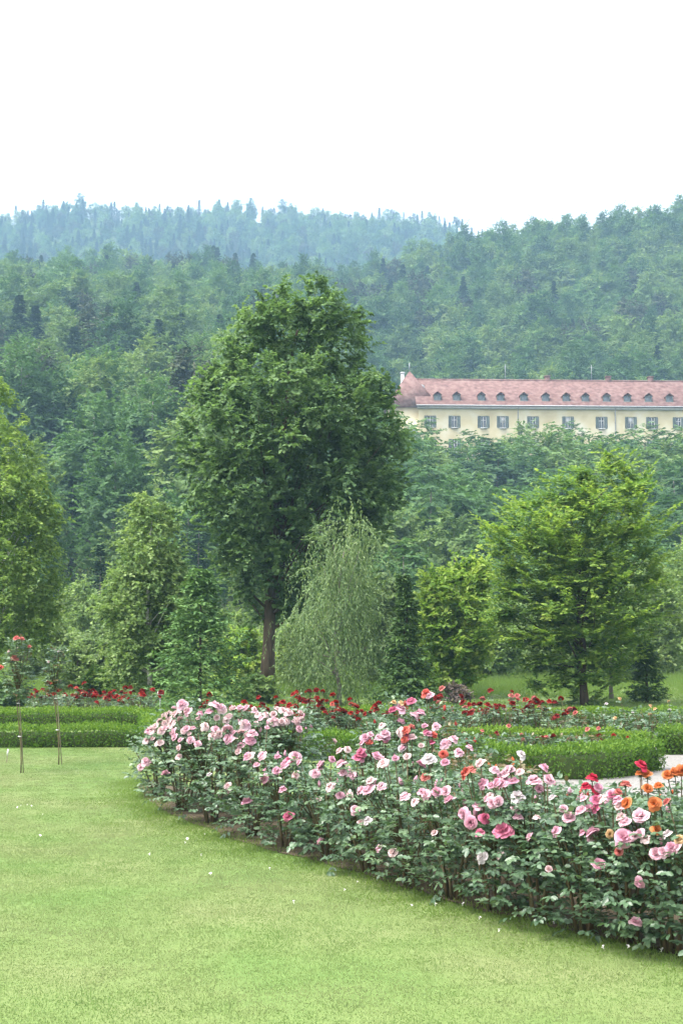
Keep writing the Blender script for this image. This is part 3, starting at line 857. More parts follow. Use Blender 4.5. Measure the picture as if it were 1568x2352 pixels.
def build_castle():
    PM_ = FPX / CASTLE_Y
    u0 = at(961, 933, CASTLE_Y)
    EAVE = u0[2]
    base_z = float(terrain(u0[0] + 20, CASTLE_Y)) - 2.5
    root = thing('castle', 'long pale yellow castle wing with faded red tiled roof and dormers', 'building', (u0[0], CASTLE_Y, base_z), rz=R(2.2))
    E = EAVE - base_z
    LEN, DEP = 66.0, 11.0
    wu = [1.66, 5.16, 9.4, 12.2, 16.6, 21.7, 26.6, 30.9, 34.0, 37.9, 41.8, 45.9, 50.0, 54.2, 58.3, 62.4]
    lu = list(wu)
    ww, wh = .82, 1.75
    tops = [E - 1.35, E - 4.75, E - 8.1]
    holes = [(u - ww / 2, u + ww / 2, t - wh, t) for t in tops for u in wu]
    def wall_with_holes(mb, L, z0, z1, holes, y=0.0, depth=.28):
        us = sorted(set([0, L] + [h[0] for h in holes] + [h[1] for h in holes]))
        zs = sorted(set([z0, z1] + [h[2] for h in holes] + [h[3] for h in holes]))
        for i in range(len(us) - 1):
            for j in range(len(zs) - 1):
                um, zm = (us[i] + us[i + 1]) / 2, (zs[j] + zs[j + 1]) / 2
                if any(h[0] < um < h[1] and h[2] < zm < h[3] for h in holes): continue
                a, b, c, d_ = us[i], us[i + 1], zs[j], zs[j + 1]
                mb.quads([(a, y, c), (b, y, c), (b, y, d_), (a, y, d_)], [(0, 1, 2, 3)])
        for (a, b, c, d_) in holes:
            mb.quads([(a, y, c), (a, y + depth, c), (a, y + depth, d_), (a, y, d_)], [(0, 1, 2, 3)])
            mb.quads([(b, y, c), (b, y, d_), (b, y + depth, d_), (b, y + depth, c)], [(0, 1, 2, 3)])
            mb.quads([(a, y, c), (b, y, c), (b, y + depth, c), (a, y + depth, c)], [(0, 1, 2, 3)])
            mb.quads([(a, y, d_), (a, y + depth, d_), (b, y + depth, d_), (b, y, d_)], [(0, 1, 2, 3)])
    mb = MB()
    wall_with_holes(mb, LEN, 0, E, holes)
    mb.quads([(0, 0, 0), (0, DEP, 0), (0, DEP, E), (0, 0, E)], [(3, 2, 1, 0)])
    mb.quads([(LEN, 0, 0), (LEN, DEP, 0), (LEN, DEP, E), (LEN, 0, E)], [(0, 1, 2, 3)])
    mb.quads([(0, DEP, 0), (LEN, DEP, 0), (LEN, DEP, E), (0, DEP, E)], [(3, 2, 1, 0)])
    wall = obj('wall', mb.mesh('wall', M['wall_yellow']), root)
    obj('cornice', MB().box((-.2, -.35, E - .32), (LEN + .2, -.003, E - .02), 0).mesh('cornice', M['frame_white']), wall)
    # roof
    RH = 4.9
    y0, y1 = -.6, DEP + .6
    ym = DEP / 2
    mr = MB()
    th = .18
    zt = E - .02
    mr.quads([(-.4, y0, zt), (LEN, y0, zt), (LEN, ym, zt + RH), (-.4, ym, zt + RH), (-.4, y0, zt + th), (LEN, y0, zt + th), (LEN, ym, zt + RH + th), (-.4, ym, zt + RH + th)],
             [(0, 3, 2, 1), (4, 5, 6, 7), (0, 1, 5, 4), (1, 2, 6, 5), (3, 0, 4, 7)])
    mr.quads([(-.4, y1, zt), (LEN, y1, zt), (LEN, ym, zt + RH), (-.4, ym, zt + RH), (-.4, y1, zt + th), (LEN, y1, zt + th), (LEN, ym, zt + RH + th), (-.4, ym, zt + RH + th)],
             [(0, 1, 2, 3), (7, 6, 5, 4), (0, 4, 5, 1), (1, 5, 6, 2), (3, 7, 4, 0)])
    roof = obj('roof', mr.mesh('roof', M['tile']), root)
    obj('ridge_cap', MB().tube([(-.4, ym, zt + RH + th), (LEN, ym, zt + RH + th)], .16, 8).mesh('ridge_cap', M['tile']), roof)
    obj('gutter', MB().tube([(-.4, y0 - .08, zt + .08), (LEN, y0 - .08, zt + .08)], .09, 8).mesh('gutter', M['metal_grey']), roof)
    slope = RH / (ym - y0)
    # dormers
    def dormer_meshes():
        fr = MB(); w, h = .52, .80
        fr.box((-w, -.08, 0), (-w + .12, .0, h)); fr.box((w - .12, -.08, 0), (w, 0, h)); fr.box((-w + .12, -.08, h - .1), (w - .12, 0, h)); fr.box((-w - .08, -.16, -.12), (w + .08, 0.02, 0))
        ck = MB().quads([(-w, 0.003, 0), (-w, 0.003, h), (-w, h / slope + .1, h)], [(0, 1, 2)]); ck2 = MB().quads([(w, 0.003, 0), (w, h / slope + .1, h), (w, 0.003, h)], [(0, 1, 2)])
        gl = MB().quads([(-w + .12, -.03, 0), (w - .12, -.03, 0), (w - .12, -.03, h - .1), (-w + .12, -.03, h - .1)], [(0, 1, 2, 3)])
        hd = MB(); o = .08; ap = .36
        za, yb = h + ap, (h + ap) / slope + .25
        for s in (-1, 1):
            xe = s * (w + o); ze = h - .08
            A = [(0, -.32, za), (0, yb, za), (xe, (ze) / slope + .2, ze), (xe, -.32, ze)]
            B = [(a, b, c + .1) for a, b, c in A]
            hd.quads(A + B, [(0, 1, 2, 3), (4, 5, 6, 7), (0, 3, 7, 4), (2, 3, 7, 6)])
        gb = MB().quads([(-w, -.01, h), (w, -.01, h), (0, -.01, h + ap - .06)], [(0, 1, 2)])
        return fr.mesh('frame', M['shutter']), ck.mesh('cheek', M['tile']), gl.mesh('pane', M['glass']), hd.mesh('hood', M['tile']), gb.mesh('gable', M['tile']), ck2.mesh('cheek', M['tile'])
    dm = dormer_meshes()
    du = [2.8 + 3.09 * i for i in range(20)]
    du[1] = 5.6; du[2] = 9.2; du[3] = 12.0; du[4] = 15.4; du[5] = 18.6; du[6] = 21.6
    for u in du:
        yy = y0 + 1.15
        zd = zt + th + (yy - y0) * slope - .05
        d0 = obj('dormer', dm[4], root, (u, yy, zd))
        obj('frame', dm[0], d0); obj('cheek', dm[1], d0); obj('cheek', dm[5], d0); obj('pane', dm[2], d0); obj('hood', dm[3], d0)
    # windows
    fr = MB(); a, b = ww / 2, wh
    fr.box((-a, 0, 0), (-a + .08, .06, b)); fr.box((a - .08, 0, 0), (a, .06, b)); fr.box((-a + .08, 0, b - .08), (a - .08, .06, b)); fr.box((-a + .08, 0, 0), (a - .08, .06, .08))
    fr.box((-.04, .002, .08), (.04, .058, b - .08)); fr.box((-a + .08, .004, b * .64), (-.04, .055, b * .64 + .07)); fr.box((.04, .004, b * .64), (a - .08, .055, b * .64 + .07))
    fr = fr.mesh('frame', M['frame_white'])
    pn = MB().quads([(-a, .07, 0), (a, .07, 0), (a, .07, b), (-a, .07, b)], [(0, 1, 2, 3)]).mesh('pane', M['glass'])
    blind = MB().box((-a + .09, .062, b * .45), (a - .09, .066, b - .09)).mesh('blind', M['frame_white'])
    sl = MB().box((-a - .1, -.3, -.1), (a + .1, 0, 0)).mesh('sill', M['frame_white'])
    sh = MB()
    sh.box((-.04, -.05, 0), (.04, 0, b)); sh.box((.04, -.05, 0), (.40, -.01, .09)); sh.box((.04, -.05, b - .09), (.40, -.01, b)); sh.box((.36, -.05, .09), (.43, -.01, b - .09))
    for i in range(12):
        z = .12 + i * (b - .24) / 12
        sh.quads([(.04, -.045, z), (.36, -.045, z), (.36, -.012, z + .11), (.04, -.012, z + .11)], [(0, 1, 2, 3)])
    sh = sh.mesh('shutter', M['shutter'])
    g = np.random.default_rng(4)
    for t in tops:
        for i, u in enumerate(wu):
            w0 = obj('window', fr, root, (u, .12, t - wh))
            obj('pane', pn, w0); obj('sill', sl, w0, (0, -.12, 0))
            if g.random() < .45: obj('blind', blind, w0)
            obj('shutter', sh, w0, (a + .02, -.125, 0))
            obj('shutter', sh, w0, (-a - .02, -.175, 0), (0, 0, math.pi))
    # pale repaired strip with downpipe, and second downpipe
    for u in (14.4, 28.6, 46.0):
        obj('downpipe', MB().tube([(u, -.5, E - .1), (u, -.14, E - .7), (u, -.14, 0)], .07, 7).mesh('downpipe', M['metal_grey']), root)
    # the cross wing with a taller hipped roof at the west end
    WE = E + .3; WX0, WX1, WY0, WY1 = -4.4, 2.7, .5, 15.0
    mw = MB().box((WX0, WY0, 0), (WX1, WY1, WE - .4))
    wing = obj('wing_wall', mw.mesh('wing_wall', M['wall_yellow']), root)
    ox = .5; xm = (WX0 + WX1) / 2; A = 5.9
    mh = MB()
    V = [(WX0 - ox, WY0 - ox, WE - .4), (WX1 + ox, WY0 - ox, WE - .4), (WX1 + ox, WY1, WE - .4), (WX0 - ox, WY1, WE - .4), (xm, WY0 + 4.2, WE + A), (xm, WY1, WE + A)]
    mh.quads(V, [(0, 1, 4), (1, 2, 5, 4), (2, 3, 5), (3, 0, 4, 5), (0, 3, 2, 1)])
    wr = obj('wing_roof', mh.mesh('wing_roof', M['tile']), root)
    obj('chimney', MB().box((xm - 1.3, WY0 + 3.9, WE + 2.6), (xm - .8, WY0 + 4.4, WE + A - .45)).box((xm - 1.38, WY0 + 3.82, WE + A - .45), (xm - .72, WY0 + 4.48, WE + A - .25)).mesh('chimney', M['frame_white']), wr)
    obj('finial', MB().tube([(xm, WY0 + 4.2, WE + A - .1), (xm, WY0 + 4.2, WE + A + 1.2)], .06, 6).mesh('finial', M['metal_grey']), wr)
    vent = MB().tube([(WX1 - 1.9, WY0 + 2.4, WE + 3.1), (WX1 - 1.9, WY0 + 3.6, WE + 3.1)], .4, 14)
    obj('round_dormer', vent.mesh('round_dormer', M['metal_grey']), wr)
    # chimneys, aerials
    for u in (19.6, 28.8, 35.2, 44.0, 54.5):
        c = MB().box((u, ym - .2, E + RH - .6), (u + .7, ym + .6, E + RH + .75)).box((u - .08, ym - .28, E + RH + .75), (u + .78, ym + .68, E + RH + .9))
        obj('chimney', c.mesh('chimney', M['tile']), roof)
    for u in (13.6, 26.6):
        obj('aerial', MB().tube([(u, ym, E + RH - .2), (u, ym, E + RH + 2.6)], .035, 6).tube([(u - .5, ym, E + RH + 2.2), (u + .5, ym, E + RH + 2.2)], .02, 5).mesh('aerial', M['metal_grey']), roof)
    # low annex with a grey rounded roof and the pale terrace wall in front of the west end
    an = thing('castle_annex', 'small annex with dark grey curved roof against the castle west end', 'building', tuple(at(938, 985, 176) - np.array([0, 0, 4.0])))
    obj('wall', MB().box((-1.5, 0, -3), (1.5, 2.5, 2.6)).mesh('wall', M['wall_pale']), an)
    k = 9; aa = np.linspace(0, math.pi, k)
    V = [(-1.75 * math.cos(q), -.2, 2.6 + 1.5 * math.sin(q)) for q in aa] + [(-1.75 * math.cos(q), 2.6, 2.6 + 1.5 * math.sin(q)) for q in aa]
    mc = MB().quads(V, [(i, i + 1, k + i + 1, k + i) for i in range(k - 1)])
    for i in range(1, k - 1): mc.add([V[0], V[i], V[i + 1]], [(0, 1, 2)])
    obj('roof', mc.mesh('roof', M['metal_grey']), an)
    tw = thing('terrace_wall', 'pale stone terrace wall at the foot of the castle west end', 'wall', tuple(at(945, 1040, 168) - np.array([0, 0, 2.0])))
    obj('wall', MB().box((-5, 0, -4), (6, .6, 2.0)).mesh('wall', M['wall_pale']), tw)
    obj('coping', MB().box((-5.1, -.1, 2.0), (6.1, .7, 2.2)).mesh('coping', M['frame_white']), tw)
build_castle()

# ------------------------------------------------------------------ hedges
def hedge(label, pts, width, height, seed, closed_ends=True):
    g = np.random.default_rng(seed)
    P = resample(pts, max(8, int(np.sum(np.linalg.norm(np.diff(np.array(pts), axis=0), axis=1)) / .18)))
    T_ = nrm(np.gradient(P, axis=0)); Nr = np.c_[-T_[:, 1], T_[:, 0]]
    L = np.r_[0, np.cumsum(np.linalg.norm(np.diff(P, axis=0), axis=1))]
    c0 = P.mean(0)
    root = thing('box_hedge', label, 'hedge', (c0[0], c0[1], 0), 'clipped box hedges round the rose beds')
    Pl = P - c0
    core = MB()
    w, h = width / 2 - .08, height - .08
    n = len(P)
    V = []
    for i in range(n):
        hh = h + .012 * math.sin(i * 1.3)
        for (o, z) in ((-w, 0), (-w, hh * .93), (-w * .8, hh), (w * .8, hh), (w, hh * .93), (w, 0)):
            V.append((*(Pl[i] + Nr[i] * o), z))
    Q = []
    for i in range(n - 1):
        for j in range(5):
            Q.append((i * 6 + j, i * 6 + j + 1, (i + 1) * 6 + j + 1, (i + 1) * 6 + j))
    Q += [(0, 1, 2), (0, 2, 3), (0, 3, 4), (0, 4, 5)]
    e = (n - 1) * 6
    Q += [(e, e + 2, e + 1), (e, e + 3, e + 2), (e, e + 4, e + 3), (e, e + 5, e + 4)]
    core.quads(V, Q, 0, .2)
    obj('branches', core.mesh('branches', M['hedge_core']), root)
    # leaves over the surface
    area = L[-1] * (2 * height + width)
    N_ = int(area * 2000)
    s = g.uniform(0, L[-1], N_)
    q = g.uniform(0, 2 * height + width, N_)
    px, py = np.interp(s, L, Pl[:, 0]), np.interp(s, L, Pl[:, 1])
    nx, ny = np.interp(s, L, Nr[:, 0]), np.interp(s, L, Nr[:, 1])
    off = np.where(q < height, -width / 2, np.where(q > height + width, width / 2, q - height - width / 2))
    zz = np.where(q < height, q, np.where(q > height + width, 2 * height + width - q, height))
    bumpy = .018 * np.sin(s * 5.1 + 1) + .015 * np.sin(s * 11.7 + off * 9) + .012 * np.sin(s * 3.1 - off * 14)
    top = (q >= height) & (q <= height + width)
    on = np.where(q < height, -1.0, np.where(q > height + width, 1.0, 0.0))
    ra = g.normal(-.008, .02, N_) + bumpy
    taper = 1 - .10 * (1 - zz / height) * (~top)
    C = np.stack([px + nx * (off * taper + on * ra), py + ny * (off * taper + on * ra), zz + np.where(top, ra, 0)], -1)
    for sgn, endp, tt in ((-1, Pl[0], T_[0]), (1, Pl[-1], T_[-1])):
        ne = int(width * height * 1700)
        o = g.uniform(-width / 2, width / 2, ne); z = g.uniform(0, height, ne)
        nr = Nr[0] if sgn < 0 else Nr[-1]
        Ce = np.stack([endp[0] + nr[0] * o + sgn * tt[0] * g.normal(.0, .02, ne), endp[1] + nr[1] * o + sgn * tt[1] * g.normal(.0, .02, ne), z], -1)
        C = np.concatenate([C, Ce])
        on = np.r_[on, np.zeros(ne)]; nx = np.r_[nx, np.full(ne, sgn * tt[0])]; ny = np.r_[ny, np.full(ne, sgn * tt[1])]; top = np.r_[top, np.zeros(ne, bool)]
        on[-ne:] = 1.0
    m = len(C)
    N0 = np.stack([nx * on, ny * on, top * 1.0 + .25], -1)
    D = nrm(N0 * .5 + np.array([0, 0, .5]) + g.normal(0, .6, (m, 3)))
    lmb = MB()
    ti = .42 + g.normal(0, .17, m) + .25 * top  # top leaves tinted lighter: young growth, plus light from above put into the colour
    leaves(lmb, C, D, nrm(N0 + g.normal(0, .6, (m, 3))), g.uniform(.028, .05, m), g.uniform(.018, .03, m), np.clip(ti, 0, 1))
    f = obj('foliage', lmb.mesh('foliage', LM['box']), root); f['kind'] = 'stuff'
    return root
M['hedge_core'] = noise_mat('hedge_core', [(.018, .03, .01), (.035, .05, .015)], 20, .95, .05)
HS = dict(pts=0)
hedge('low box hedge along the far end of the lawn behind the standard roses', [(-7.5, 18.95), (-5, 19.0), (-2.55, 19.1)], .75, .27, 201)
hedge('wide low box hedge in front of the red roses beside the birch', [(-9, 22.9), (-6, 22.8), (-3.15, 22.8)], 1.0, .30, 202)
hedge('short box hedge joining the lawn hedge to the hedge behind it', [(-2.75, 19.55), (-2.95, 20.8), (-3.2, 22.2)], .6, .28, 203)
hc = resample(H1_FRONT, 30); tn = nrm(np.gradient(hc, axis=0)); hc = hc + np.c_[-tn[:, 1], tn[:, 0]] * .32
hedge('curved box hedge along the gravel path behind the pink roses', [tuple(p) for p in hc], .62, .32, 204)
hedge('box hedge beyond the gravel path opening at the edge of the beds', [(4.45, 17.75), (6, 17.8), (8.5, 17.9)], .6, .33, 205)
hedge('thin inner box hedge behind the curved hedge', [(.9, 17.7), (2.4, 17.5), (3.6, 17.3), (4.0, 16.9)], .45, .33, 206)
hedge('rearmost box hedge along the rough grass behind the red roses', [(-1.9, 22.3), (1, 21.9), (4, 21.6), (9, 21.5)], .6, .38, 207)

# ------------------------------------------------------------------ roses
PETAL = {
    'pale': [(.56, .24, .33), (.62, .34, .42), (.66, .45, .51)],
    'blush': [(.56, .30, .33), (.61, .40, .42), (.66, .51, .51)],
    'pink': [(.52, .15, .26), (.58, .25, .35), (.61, .36, .44)],
    'hot': [(.40, .035, .11), (.47, .08, .17), (.53, .18, .27)],
    'coral': [(.42, .035, .03), (.48, .07, .055), (.52, .13, .10)],
    'crimson': [(.26, .006, .02), (.36, .012, .035), (.42, .03, .065)],
    'red': [(.12, .004, .005), (.21, .008, .008), (.28, .018, .014)],
    'darkred': [(.06, .003, .004), (.12, .006, .006), (.17, .012, .01)],
    'orange': [(.46, .07, .018), (.52, .125, .035), (.55, .20, .075)],
    'peach': [(.52, .23, .08), (.57, .34, .15), (.60, .42, .24)],
    'white': [(.50, .38, .41), (.58, .49, .51), (.62, .56, .57)],
    'salmon': [(.42, .06, .06), (.48, .11, .10), (.52, .19, .165)],
}
PMATS = {k: leaf_mat('petal_' + k, v, .3, .6, .2, rnd=.25, tcol=1.0) for k, v in PETAL.items()}

def bloom_geo(seed, style):
    g = np.random.default_rng(seed)
    mb = MB()
    if style == 'open':
        layers = [(6, .5, 1.15, .55), (6, .45, .92, .52), (6, .39, .68, .46), (5, .33, .42, .40), (4, .26, .2, .32)]
    elif style == 'cup':
        layers = [(5, .47, .98, .62), (5, .43, .66, .58), (5, .38, .4, .5), (4, .32, .2, .40), (3, .27, .08, .3)]
    else:   # loose semi-double
        layers = [(5, .5, 1.22, .55), (5, .42, .95, .5), (5, .33, .6, .42), (4, .25, .25, .34)]
    for li, (n, rad, tilt, wid) in enumerate(layers):
        for k in range(n):
            th = 2 * math.pi * (k + .5 * (li % 2)) / n + g.uniform(-.2, .2)
            a = tilt + g.uniform(-.14, .14)
            L = rad * g.uniform(.88, 1.12); Wd = wid * g.uniform(.85, 1.1)
            V = []
            for i in range(4):
                t = i / 3.0
                ang = a * (.45 + .75 * t)
                rr = L * (np.sin(ang * .5 + .15) * t * 1.15) + .02
                zz = L * .95 * np.cos(ang) * t - (.10 * t ** 3 if li < 2 else 0)
                wv = Wd * .5 * (0.25 + .75 * math.sin(min(1, t * 1.15) * math.pi * .62)) * (1 if i < 3 else .72)
                for j in (-1, 0, 1):
                    cup = -.10 * abs(j) * (1 - a * .5)
                    V.append((rr - abs(j) * wv * .25, j * wv, zz - abs(j) * cup * .5 + g.normal(0, .012)))
            V = np.array(V)
            ct, st = math.cos(th), math.sin(th)
            V = np.stack([V[:, 0] * ct - V[:, 1] * st, V[:, 0] * st + V[:, 1] * ct, V[:, 2]], -1)
            T = []
            for i in range(3):
                for j in range(2):
                    q = i * 3 + j
                    T += [(q, q + 1, q + 4), (q, q + 4, q + 3)]
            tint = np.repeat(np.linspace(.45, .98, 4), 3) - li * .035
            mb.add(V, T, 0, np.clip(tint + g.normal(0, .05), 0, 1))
    # calyx
    leaves(mb, np.tile([[0, 0, .02]], (5, 1)), np.array([(math.cos(q), math.sin(q), -.35) for q in np.arange(5) * 1.2566]), np.tile([[0, 0, 1.]], (5, 1)), .34, .12, .4, 1)
    mb.tube([(0, 0, -.16), (0, 0, .03)], [.05, .10], 6, 1, .4)
    return mb
BGEO = [bloom_geo(500 + i, s) for i, s in enumerate(['open', 'open', 'cup', 'cup', 'loose', 'loose'])]
BM = {}
def bloom_mesh(col, v):
    if (col, v) not in BM:
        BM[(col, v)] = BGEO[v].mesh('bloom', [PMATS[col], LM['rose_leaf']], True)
    return BM[(col, v)]

def bush_geo(g, h, rad, nleaf, leafL, dense=1.0, bronze=0.0, tips=()):
    """canes and foliage of one shrub rose, in its own coordinates; tips: where blooms sit"""
    ca, lf = MB(), MB()
    nc = 7
    ends = []
    for i in range(nc):
        th = 2 * math.pi * i / nc + g.uniform(-.4, .4)
        rr = rad * g.uniform(.3, .85); hh = h * g.uniform(.7, .98)
        P = np.array([(.04 * math.cos(th), .04 * math.sin(th), -.02), (rr * .4 * math.cos(th), rr * .4 * math.sin(th), hh * .45), (rr * math.cos(th + .2), rr * math.sin(th + .2), hh)])
        t = np.linspace(0, 1, 5)[:, None]
        Q = P[0] * (1 - t) ** 2 + 2 * P[1] * t * (1 - t) + P[2] * t ** 2
        ca.tube(Q, np.linspace(.012, .004, 5), 5); ends.append(Q)
    for tp in tips:
        tp = np.asarray(tp)
        b = min(ends, key=lambda Q: np.linalg.norm(Q[3][:2] - tp[:2]))
        s = b[2] if tp[2] > b[2][2] else b[1]
        mid = (s + tp) / 2 + np.array([0, 0, .04])
        t = np.linspace(0, 1, 5)[:, None]
        Q = s * (1 - t) ** 2 + 2 * mid * t * (1 - t) + tp * t ** 2
        ca.tube(Q, np.linspace(.006, .003, 5), 4)
        k = 3
        tt = g.uniform(.35, .9, k)
        P = s * (1 - tt[:, None]) ** 2 + 2 * mid * (tt * (1 - tt))[:, None] + tp * (tt ** 2)[:, None]
        ends_dirs = nrm(np.c_[g.normal(0, 1, (k, 2)), np.full(k, .2)])
        pinnate(lf, g, P, ends_dirs, leafL * .85, np.full(k, .55), bronze)
    n = int(nleaf * dense)
    th = g.uniform(0, 2 * math.pi, n); f = g.random(n) ** .85
    z = h * (.06 + .90 * f)
    env = rad * np.interp(f, [0, .25, .6, .85, 1.], [.6, .95, 1.0, .82, .45]) * (1 + .16 * np.sin(th * 3 + g.uniform(0, 6)) + .08 * np.sin(th * 7 + 2))
    rho = env * g.random(n) ** .36
    P = np.stack([rho * np.cos(th), rho * np.sin(th), z], -1)
    D = nrm(np.stack([np.cos(th), np.sin(th), .3 + .3 * f], -1) + g.normal(0, .6, (n, 3)))
    pinnate(lf, g, P, D, leafL, np.clip(g.normal(.42, .16, n), 0, 1), bronze)
    return ca, lf

def pinnate(lf, g, P, D, L, tint, bronze=0.0):
    """a rose leaf: one end leaflet and two pairs"""
    n = len(P)
    D = nrm(D); S = nrm(np.cross(D, np.array([0, 0, 1.]))); 
    N0 = np.array([0, 0, 1.]) + .45 * D + g.normal(0, .35, (n, 3))
    m = (g.random(n) < bronze).astype(int)
    def put(base, d, l, mask, mi):
        if mask.any():
            leaves(lf, base[mask], d[mask], N0[mask] + g.normal(0, .2, (mask.sum(), 3)), l * g.uniform(.8, 1.2, mask.sum()), l * .68, np.clip(tint[mask] + g.normal(0, .08, mask.sum()), 0, 1), mi, OVAL)
    for mi in (0, 1):
        k = m == mi
        put(P + D * L * 1.5, D + np.array([0, 0, -.3]), L * 1.1, k, mi)
        for s in (-1, 1):
            put(P + D * L * 1.25, D * .45 + S * s + np.array([0, 0, -.25]), L, k, mi)
            put(P + D * L * .45, D * .35 + S * s + np.array([0, 0, -.3]), L * .85, k, mi)

# shrub roses: pixel of the stem base (x), distance, height, radius, bronze share, look
BUSH = [
    (372, 13.0, .70, .34, 0, 'tip'), (425, 11.9, .95, .38, 0, 'tip'), (490, 11.15, .88, .36, 0, 'tip'), (580, 10.45, .72, .36, 0, 'front'),
    (660, 9.85, .66, .34, 0, 'front'), (755, 9.35, .62, .33, 0, 'front'), (845, 8.85, .66, .33, 0, 'front'), (940, 8.35, .68, .33, 0, 'front'),
    (1035, 7.95, .70, .33, 0, 'front'), (1130, 7.6, .70, .33, 0, 'front'), (1228, 7.3, .72, .33, 0, 'front'), (1325, 7.05, .68, .32, 0, 'front'),
    (1425, 6.85, .70, .32, 0, 'front'), (1520, 6.65, .72, .33, 0, 'front'), (1625, 6.45, .80, .34, 0, 'front'),
    (470, 12.6, 1.0, .40, 0, 'tip'), (550, 12.0, .93, .40, 0, 'tip'), (625, 11.5, .93, .36, 0, 'tip'), (672, 12.0, .92, .30, 0, 'tip'),
    (735, 10.4, .52, .32, .1, 'mid'), (812, 10.0, .56, .33, 0, 'mid'), (885, 10.5, .72, .36, 0, 'mid'), (965, 9.7, .74, .36, 0, 'mid'),
    (1050, 9.3, .66, .36, .1, 'mid'), (1140, 8.9, .66, .36, .1, 'mid'), (1235, 8.5, .60, .36, 0, 'mid'), (1335, 8.2, .58, .36, 0, 'mid'), (1435, 7.95, .58, .36, 0, 'mid'), (1540, 7.75, .60, .36, 0, 'mid'),
    (888, 11.7, .88, .34, 0, 'tall'), (935, 12.4, 1.02, .36, 0, 'tall'), (985, 12.0, .98, .36, 0, 'tall'), (1035, 11.2, .80, .36, .1, 'tall'),
    (1110, 10.6, .60, .36, .75, 'bronze'), (1165, 10.0, .58, .34, .6, 'bronze'), (1255, 9.6, .50, .36, .2, 'mid'), (1350, 9.2, .52, .34, 0, 'red'), (1465, 9.0, .54, .38, 0, 'orange'), (1565, 8.8, .58, .38, 0, 'orange'),
]
def z5(x, y): return (229.6 + .4027 * x, 1521.2 + .4027 * y)
def z6(x, y): return (803.7 + .4873 * x, 1521.2 + .4873 * y)
BL = []
for x, y, s, c in [
    (470, 245, 85, 'pale'), (505, 285, 66, 'pale'), (440, 300, 66, 'blush'), (400, 332, 58, 'blush'), (342, 338, 48, 'blush'), (318, 372, 48, 'blush'), (380, 388, 56, 'pale'),
    (290, 415, 56, 'blush'), (265, 450, 46, 'blush'), (342, 462, 56, 'blush'), (430, 402, 66, 'pale'), (485, 398, 66, 'blush'), (530, 388, 56, 'pale'), (600, 375, 52, 'blush'), (660, 420, 52, 'blush'),
    (650, 255, 75, 'pale'), (622, 288, 56, 'pink'), (690, 262, 56, 'pale'), (760, 275, 56, 'blush'), (800, 268, 56, 'pale'), (840, 265, 54, 'pale'), (720, 330, 44, 'blush'), (900, 300, 40, 'blush'),
    (945, 300, 40, 'blush'), (990, 300, 46, 'blush'), (1040, 275, 46, 'blush'), (1080, 290, 46, 'blush'), (1140, 290, 38, 'blush'), (952, 380, 42, 'pale'), (1130, 385, 56, 'pale'), (830, 360, 75, 'pale'),
    (728, 392, 80, 'pale'), (738, 440, 75, 'pink'), (852, 460, 80, 'pink'), (805, 482, 56, 'pale'), (790, 515, 46, 'blush'), (860, 535, 56, 'blush'), (262, 572, 56, 'pale'), (242, 605, 62, 'pale'), (375, 645, 66, 'pink'),
    (450, 540, 38, 'blush'), (455, 490, 46, 'blush'), (625, 648, 30, 'white'), (730, 705, 48, 'blush'), (732, 738, 46, 'blush'), (895, 595, 56, 'pale'), (945, 668, 66, 'pink'), (1010, 630, 72, 'pink'),
    (1060, 590, 78, 'pink'), (1112, 548, 84, 'pale'), (840, 810, 76, 'pink'), (1080, 892, 86, 'hot'), (1265, 1030, 60, 'pale'), (1270, 592, 66, 'pale'), (1380, 590, 72, 'pale'), (1440, 652, 66, 'pale'), (1330, 455, 48, 'blush'),
    (1490, 540, 72, 'hot'), (1530, 745, 86, 'pale'), (1370, 762, 48, 'pink'), (1455, 845, 56, 'pale'), (1250, 785, 40, 'blush'), (1540, 460, 46, 'coral'), (560, 330, 44, 'blush'), (370, 350, 44, 'blush'),
    (300, 440, 40, 'blush'), (1010, 270, 36, 'blush'), (880, 270, 36, 'blush'), (420, 270, 44, 'pale'), (460, 330, 52, 'blush'), (1060, 340, 34, 'blush')]:
    BL.append((*z5(x, y), s * .4027, c))
_gb = np.random.default_rng(8)
for _ in range(55):
    x, y = _gb.uniform(270, 1150), _gb.uniform(262, 470)
    if x < 420: y = max(y, 262 + (420 - x) * 1.0)
    if x > 900: y = min(y, 340)
    BL.append((*z5(x, y), _gb.uniform(34, 62) * .4027, str(_gb.choice(['blush', 'blush', 'pale', 'pink'], p=[.4, .2, .3, .1]))))
